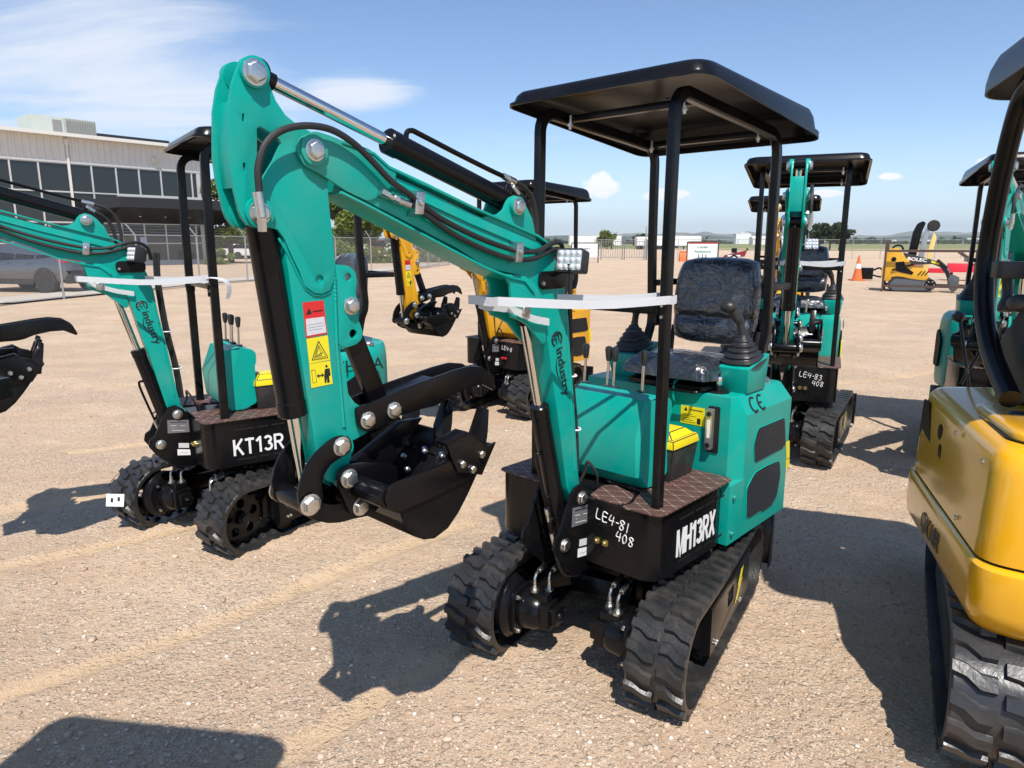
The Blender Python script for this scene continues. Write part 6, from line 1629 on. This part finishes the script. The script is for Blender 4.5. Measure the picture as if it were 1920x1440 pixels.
def attach():
    mb = MB(); mb.box(-.35,.35,-.3,.3,.05,.75); mb.tube([(.35,0,.6),(.7,0,.75),(.95,0,.45),(1.2,0,.2)], .06, n=8); mb.tube([(.35,.1,.3),(.8,.1,.2),(1.3,.1,.35)], .06, n=8); mb.box(.95,1.35,-.3,.3,0,.18); return mb
simple('coupler_attachment', 'black machine attachment lying beside the traffic cone', 'attachment', attach(), BLKM, (15.55, 31.2, 0), -R(27), bevel=.02).scale = (.7,)*3

# ---------------------------------------------------------------- mini loader strapped in its steel shipping frame
def loader():
    rz = -R(27.4)
    root = empty('compact_loader', (12.51, 24.09, 0), rz); tag(root, 'yellow tracked mini loader with a backhoe arm and grey bucket', 'loader'); u = Unit(root, 'ldr')
    # local x runs to the right along the frame, y away from the viewer
    YL = mat('loader_yellow', (.72,.37,.02), .35, coat=.3)
    trk = [(0.198,0.126),(0.23,0.306),(0.374,0.471),(0.757,0.426),(1.305,0.368),(1.388,0.458),(1.483,0.425),(1.558,0.287),(1.559,0.129),(1.478,0.022),(0.355,-0.013)]
    for s in (0, 1):
        y0 = .05+s*.62
        def tr(y0=y0): 
            mb = MB(); mb.prism(rpoly(trk, .06, 4), y0, y0+.24); return mb
        tk = u.part('track', ('t', s), tr, RUBR, bevel=.015)
        def pn(y0=y0):
            mb = MB(); a = [(p[0]*.94+.075, p[1]*.82+.03) for p in trk]; mb.prism(rpoly(a, .05, 3), y0-.012, y0+.252); return mb
        u.part('track_panel', ('p', s), pn, mat('loader_grey', (.10,.11,.12), .5), parent=tk)
        def sp(y0=y0):
            mb = MB(); c = [(1.457,0.232)][0]; mb.mi(0).cyl((c[0],y0-.02,c[1]),(c[0],y0+.26,c[1]),.17,n=24); mb.mi(1)
            for k in range(6): a = k*math.pi/3; mb.cyl((c[0]+.11*math.cos(a),y0-.03,c[1]+.11*math.sin(a)),(c[0]+.11*math.cos(a),y0-.02,c[1]+.11*math.sin(a)),.022,n=8)
            return mb
        u.part('sprocket', ('s', s), sp, [BLKM, ZINC], parent=tk)
    up = rpoly([(-0.015,0.693),(0.071,0.98),(0.093,1.264),(0.191,1.406),(0.254,1.407),(0.346,1.442),(0.51,1.372),(0.555,1.232),(0.695,1.075),(0.939,0.815),(1.103,0.87),(1.271,0.733),(1.36,0.612),(1.386,0.35),(1.044,0.377),(0.627,0.474),(0.404,0.487),(0.198,0.303),(-0.005,0.406)], .03, 3)
    bd = u.part('body', 'b', lambda: MB().prism(up, .08, .88), YL, bevel=.02)
    def dk():
        mb = MB(); mb.prism([(0.376,0.95),(0.624,0.988),(0.688,0.813),(0.94,0.624),(0.9,0.552),(0.581,0.617),(0.419,0.667)], .065, .895); c = [(0.319,1.055)][0]; mb.cyl((c[0],.06,c[1]),(c[0],.90,c[1]),.075,n=20)
        for k in range(3): q = [(1.073,0.538)][0]; mb.bar((q[0]+.10*k,.07,q[1]), (q[0]+.10*k+.10,.07,q[1]+.14), .02, .03)
        mb.bar(*[(p[0],.05,p[1]) for p in [(0.304,0.701),(0.899,0.886)]], .06, .06); mb.prism([(0.31,0.469),(0.467,0.49),(0.647,0.423),(0.613,0.28),(0.3,0.237)], .06, .10); return mb
    u.part('side_opening', 'd', dk, BLKM, parent=bd)
    def handle():
        mb = MB(); mb.tube([(p[0],.2,p[1]) for p in [(0.23,1.335),(0.281,1.459),(0.387,1.512),(0.499,1.495),(0.574,1.372)]], .03, n=8); mb.tube([(p[0],.7,p[1]) for p in [(0.234,1.331),(0.287,1.457),(0.395,1.511),(0.509,1.493)]], .03, n=8); mb.bar((.62,.2,1.62),(.62,.7,1.62),.05,.05); return mb
    u.part('hand_rail', 'h', handle, BLKM)
    def armb():
        mb = MB(); p = [(0.568,1.283),(0.875,1.197),(1.398,1.062),(1.556,1.012),(1.761,0.927),(1.9,0.756),(1.982,0.549),(2.039,0.429),(1.953,0.392),(1.873,0.582),(1.698,0.805),(1.46,0.906),(1.154,0.884),(0.906,0.881),(0.704,1.02)]; mb.prism(rpoly(p, .03, 3), .28, .50)
        mb.mi(1); mb.cyl(*[(q[0],.24,q[1]) for q in [(1.594,1.048),(1.894,0.775)]], .045, n=12); mb.mi(2); mb.cyl(*[(q[0],.24,q[1]) for q in [(1.894,0.775),(1.985,0.621)]], .025, n=10); mb.mi(3); mb.prism([(1.415,1.028),(1.667,0.944),(1.659,0.875),(1.424,0.941)], .27, .28); return mb
    a_ = u.part('boom_arm', 'a', armb, [mat('loader_charcoal', (.035,.037,.04), .5), BLKM, CHRM, DYEL], bevel=.01)
    o_ = [(0.714,1.073)][0]; u.part('lettering', 'ltr', lambda: textmb('BOLEC', .15, basis((o_[0], .272, o_[1]-.045), (1,0,-.10), (0,0,1)), .006, .03, 1.25), WHIT, parent=a_)
    def bkt():
        mb = MB(); p = [(1.937,0.483),(2.034,0.554),(2.124,0.556),(2.264,0.49),(2.257,0.144),(2.193,0.038),(2.091,0.017),(2.003,0.137)]; mb.prism(rpoly(p, .04, 3), .10, .68); return mb
    u.part('bucket', 'bk', bkt, mat('bucket_grey', (.085,.09,.095), .5, var=.2), bevel=.01)
    fr = empty('steel_shipping_frame', (12.51, 24.09, 0), rz); tag(fr, 'rusty brown steel shipping frame standing round the yellow loader', 'frame'); uf = Unit(fr, 'fr'); RU = mat('rusty_steel', (.075,.045,.035), .75, var=.3)
    xl, xr, zt, zr = 0.0, 2.72, 1.55, 1.40
    def posts():
        mb = MB(); return mb
    for x_, h_ in ((.06, 1.62), (2.70, 1.38)):
        for y_ in (-.15, 1.15):
            o = uf.part('upright', ('u', h_), lambda h_=h_: MB().bar((0,0,0),(0,0,h_),.07,.07), RU); o.location = (x_+(.06 if y_ > 0 else 0), y_, 0)
    for y_ in (-.15, 1.15):
        o = uf.part('top_rail', 'tr', lambda: MB().bar((.06,0,1.33),(2.70,0,1.33),.06,.07), RU); o.location = (0, y_, 0)
        o = uf.part('base_rail', 'br', lambda: MB().bar((.06,0,.18),(2.70,0,.18),.06,.07), RU); o.location = (0, y_+.02, 0)
        o = uf.part('brace', 'bc', lambda: MB().bar((2.20,0,1.30),(2.66,0,.95),.05,.05), RU); o.location = (0, y_, 0)
    for x_ in (.06, 2.70): uf.part('cross_rail', ('cr', x_), lambda x_=x_: MB().bar((x_,-.15,.06),(x_,1.15,.06),.06,.06), RU)
    # trencher standing behind
    tr = empty('trencher_boom', (15.35, 27.0, 0), rz); tag(tr, 'upright trencher chain boom standing behind the yellow loader', 'attachment'); ut = Unit(tr, 'tr')
    ut.part('chain', 'c', lambda: MB().prism(rpoly([(-.45,.3),(-.18,.3),(.02,2.0),(.12,2.32),(.02,2.40),(-.16,2.30),(-.28,2.0)], .05), 0, .22), BLKM, bevel=.01)
    ut.part('rail', 'r', lambda: MB().prism([(-.12,.3),(.12,.3),(.26,2.1),(.12,2.15)], .03, .16), mat('bare_grey_steel', (.35,.36,.37), .4, metal=.5), bevel=.01)
    ut.part('guard', 'g', lambda: MB().prism([(.12,.3),(.32,.3),(.52,1.8),(.40,2.0)], .02, .18), mat('pale_yellow_paint', (.72,.55,.20), .5), bevel=.01)
    def wh(): 
        mb = MB(); mb.rev([(-.1,.10),(-.1,.18),(-.06,.21),(.14,.21),(.18,.18),(.18,.10)], (.38,.08,2.22), (0,1,0), 28); mb.rev([(0,.12),(.01,.05)], (.38,-.02,2.22), (0,-1,0), 16); return mb
    ut.part('wheel', 'w', wh, mat('tyre', (.02,.02,.02), .8))
    def red():
        mb = MB(); mb.mi(0).hexa([(0,-.4,.35),(2.4,-.4,.35),(2.4,.5,.35),(0,.5,.35)], [(.05,-.3,.72),(2.3,-.3,.70),(2.3,.4,.70),(.05,.4,.72)]); mb.cyl((2.25,-.42,.55),(2.25,.52,.55),.2,n=16); mb.mi(1).bar((1.0,-.3,.82),(1.9,-.3,.86),.2,.12); mb.bar((1.8,-.3,.86),(2.4,-.3,1.15),.08,.07); mb.bar((2.4,-.3,1.15),(2.75,-.3,1.12),.08,.05); mb.mi(0).box(-1.6,-.9,-.3,.3,.5,.85); mb.box(-1.5,0,-.2,.1,.3,.5); mb.mi(1)
        for x_ in (.1, 2.1): mb.box(x_,x_+.15,-.4,.5,0,.35)
        return mb
    o = obj('red_implement', red(), [mat('bright_red_paint', (.62,.02,.035), .35), BLKM], bevel=.015); o.location = (19.0, 31.2, 0); o.rotation_euler.z = rz; tag(o, 'bright red tractor implement lying behind the steel shipping frame', 'implement')
loader()
# parked vehicles far behind the fence on the left
def farcar(label, x, y, m, van=False, rz=0):
    root = empty('parked_car', (x, y, 0), rz); tag(root, label, 'car', 'vehicles parked far behind the fence'); u = Unit(root, 'fc'+m.name+str(van)); h = 2.0 if van else 1.5
    u.part('body', 'b', lambda: MB().prism(rpoly([(-2.2,.35),(2.2,.35),(2.25,.85),(1.1,.95),(.6,h),(-1.7,h),(-2.2,1.0)], .15, 3), -.9, .9), m, bevel=.05)
    u.part('window', 'w', lambda: MB().prism([(.98,1.0),(.55,h-.1),(-1.6,h-.1),(-1.95,1.05)], -.91, .91), mat('car_glass', (.01,.012,.014), .05))
    for k in (-1.35, 1.35):
        for s in (-1, 1): o = u.part('wheel', 'w%d' % s, lambda s=s: MB().cyl((0,s*.70,.36),(0,s*.92,.36),.36,n=18), mat('tyre', (.02,.02,.02), .8)); o.location = (k, 0, 0)
WC = mat('white_car', (.7,.7,.7), .3, coat=.5); RC = mat('dark_red_car', (.22,.03,.03), .3, coat=.5); GC = mat('grey_car', (.12,.13,.14), .3, coat=.5)
CARS = [(-30.5,76,WC,1,'white van between the building and the left tree'),(-28.4,74,WC,1,'white van beside the first tree trunk'),(-26.0,72,WC,0,'white car showing right of the first tree trunk'),(-24.2,110,WC,0,'white car beyond the broad tree, furthest left of that row'),(-20.5,112,RC,1,'dark red van beyond the broad tree'),(-17.0,108,WC,0,'white car right of the dark red van'),(-14.0,114,GC,0,'grey car beside the canopy post'),(-12.2,118,RC,1,'tall dark red truck seen beside the yellow arm'),(-9.0,118,WC,1,'white truck right of the tall red one'),(-6.0,120,GC,0,'grey car low behind the hedge row')]
for x, y, m_, v_, l in CARS: farcar(l, x, y, m_, bool(v_), .2)
# far haze, one closed box round everything but the sky
hz_ = bpy.data.materials.new('haze'); hz_.use_nodes = True; nt = hz_.node_tree; nt.nodes.clear(); out = nt.nodes.new('ShaderNodeOutputMaterial'); pv = nt.nodes.new('ShaderNodeVolumePrincipled')
pv.inputs['Color'].default_value = (.78,.86,1,1); pv.inputs['Density'].default_value = .00011; pv.inputs['Anisotropy'].default_value = .2; nt.links.new(pv.outputs[0], out.inputs['Volume'])
ho = obj('haze', MB().box(-6500,6500,-100,7500,-60,180), hz_); tag(ho, kind='stuff')
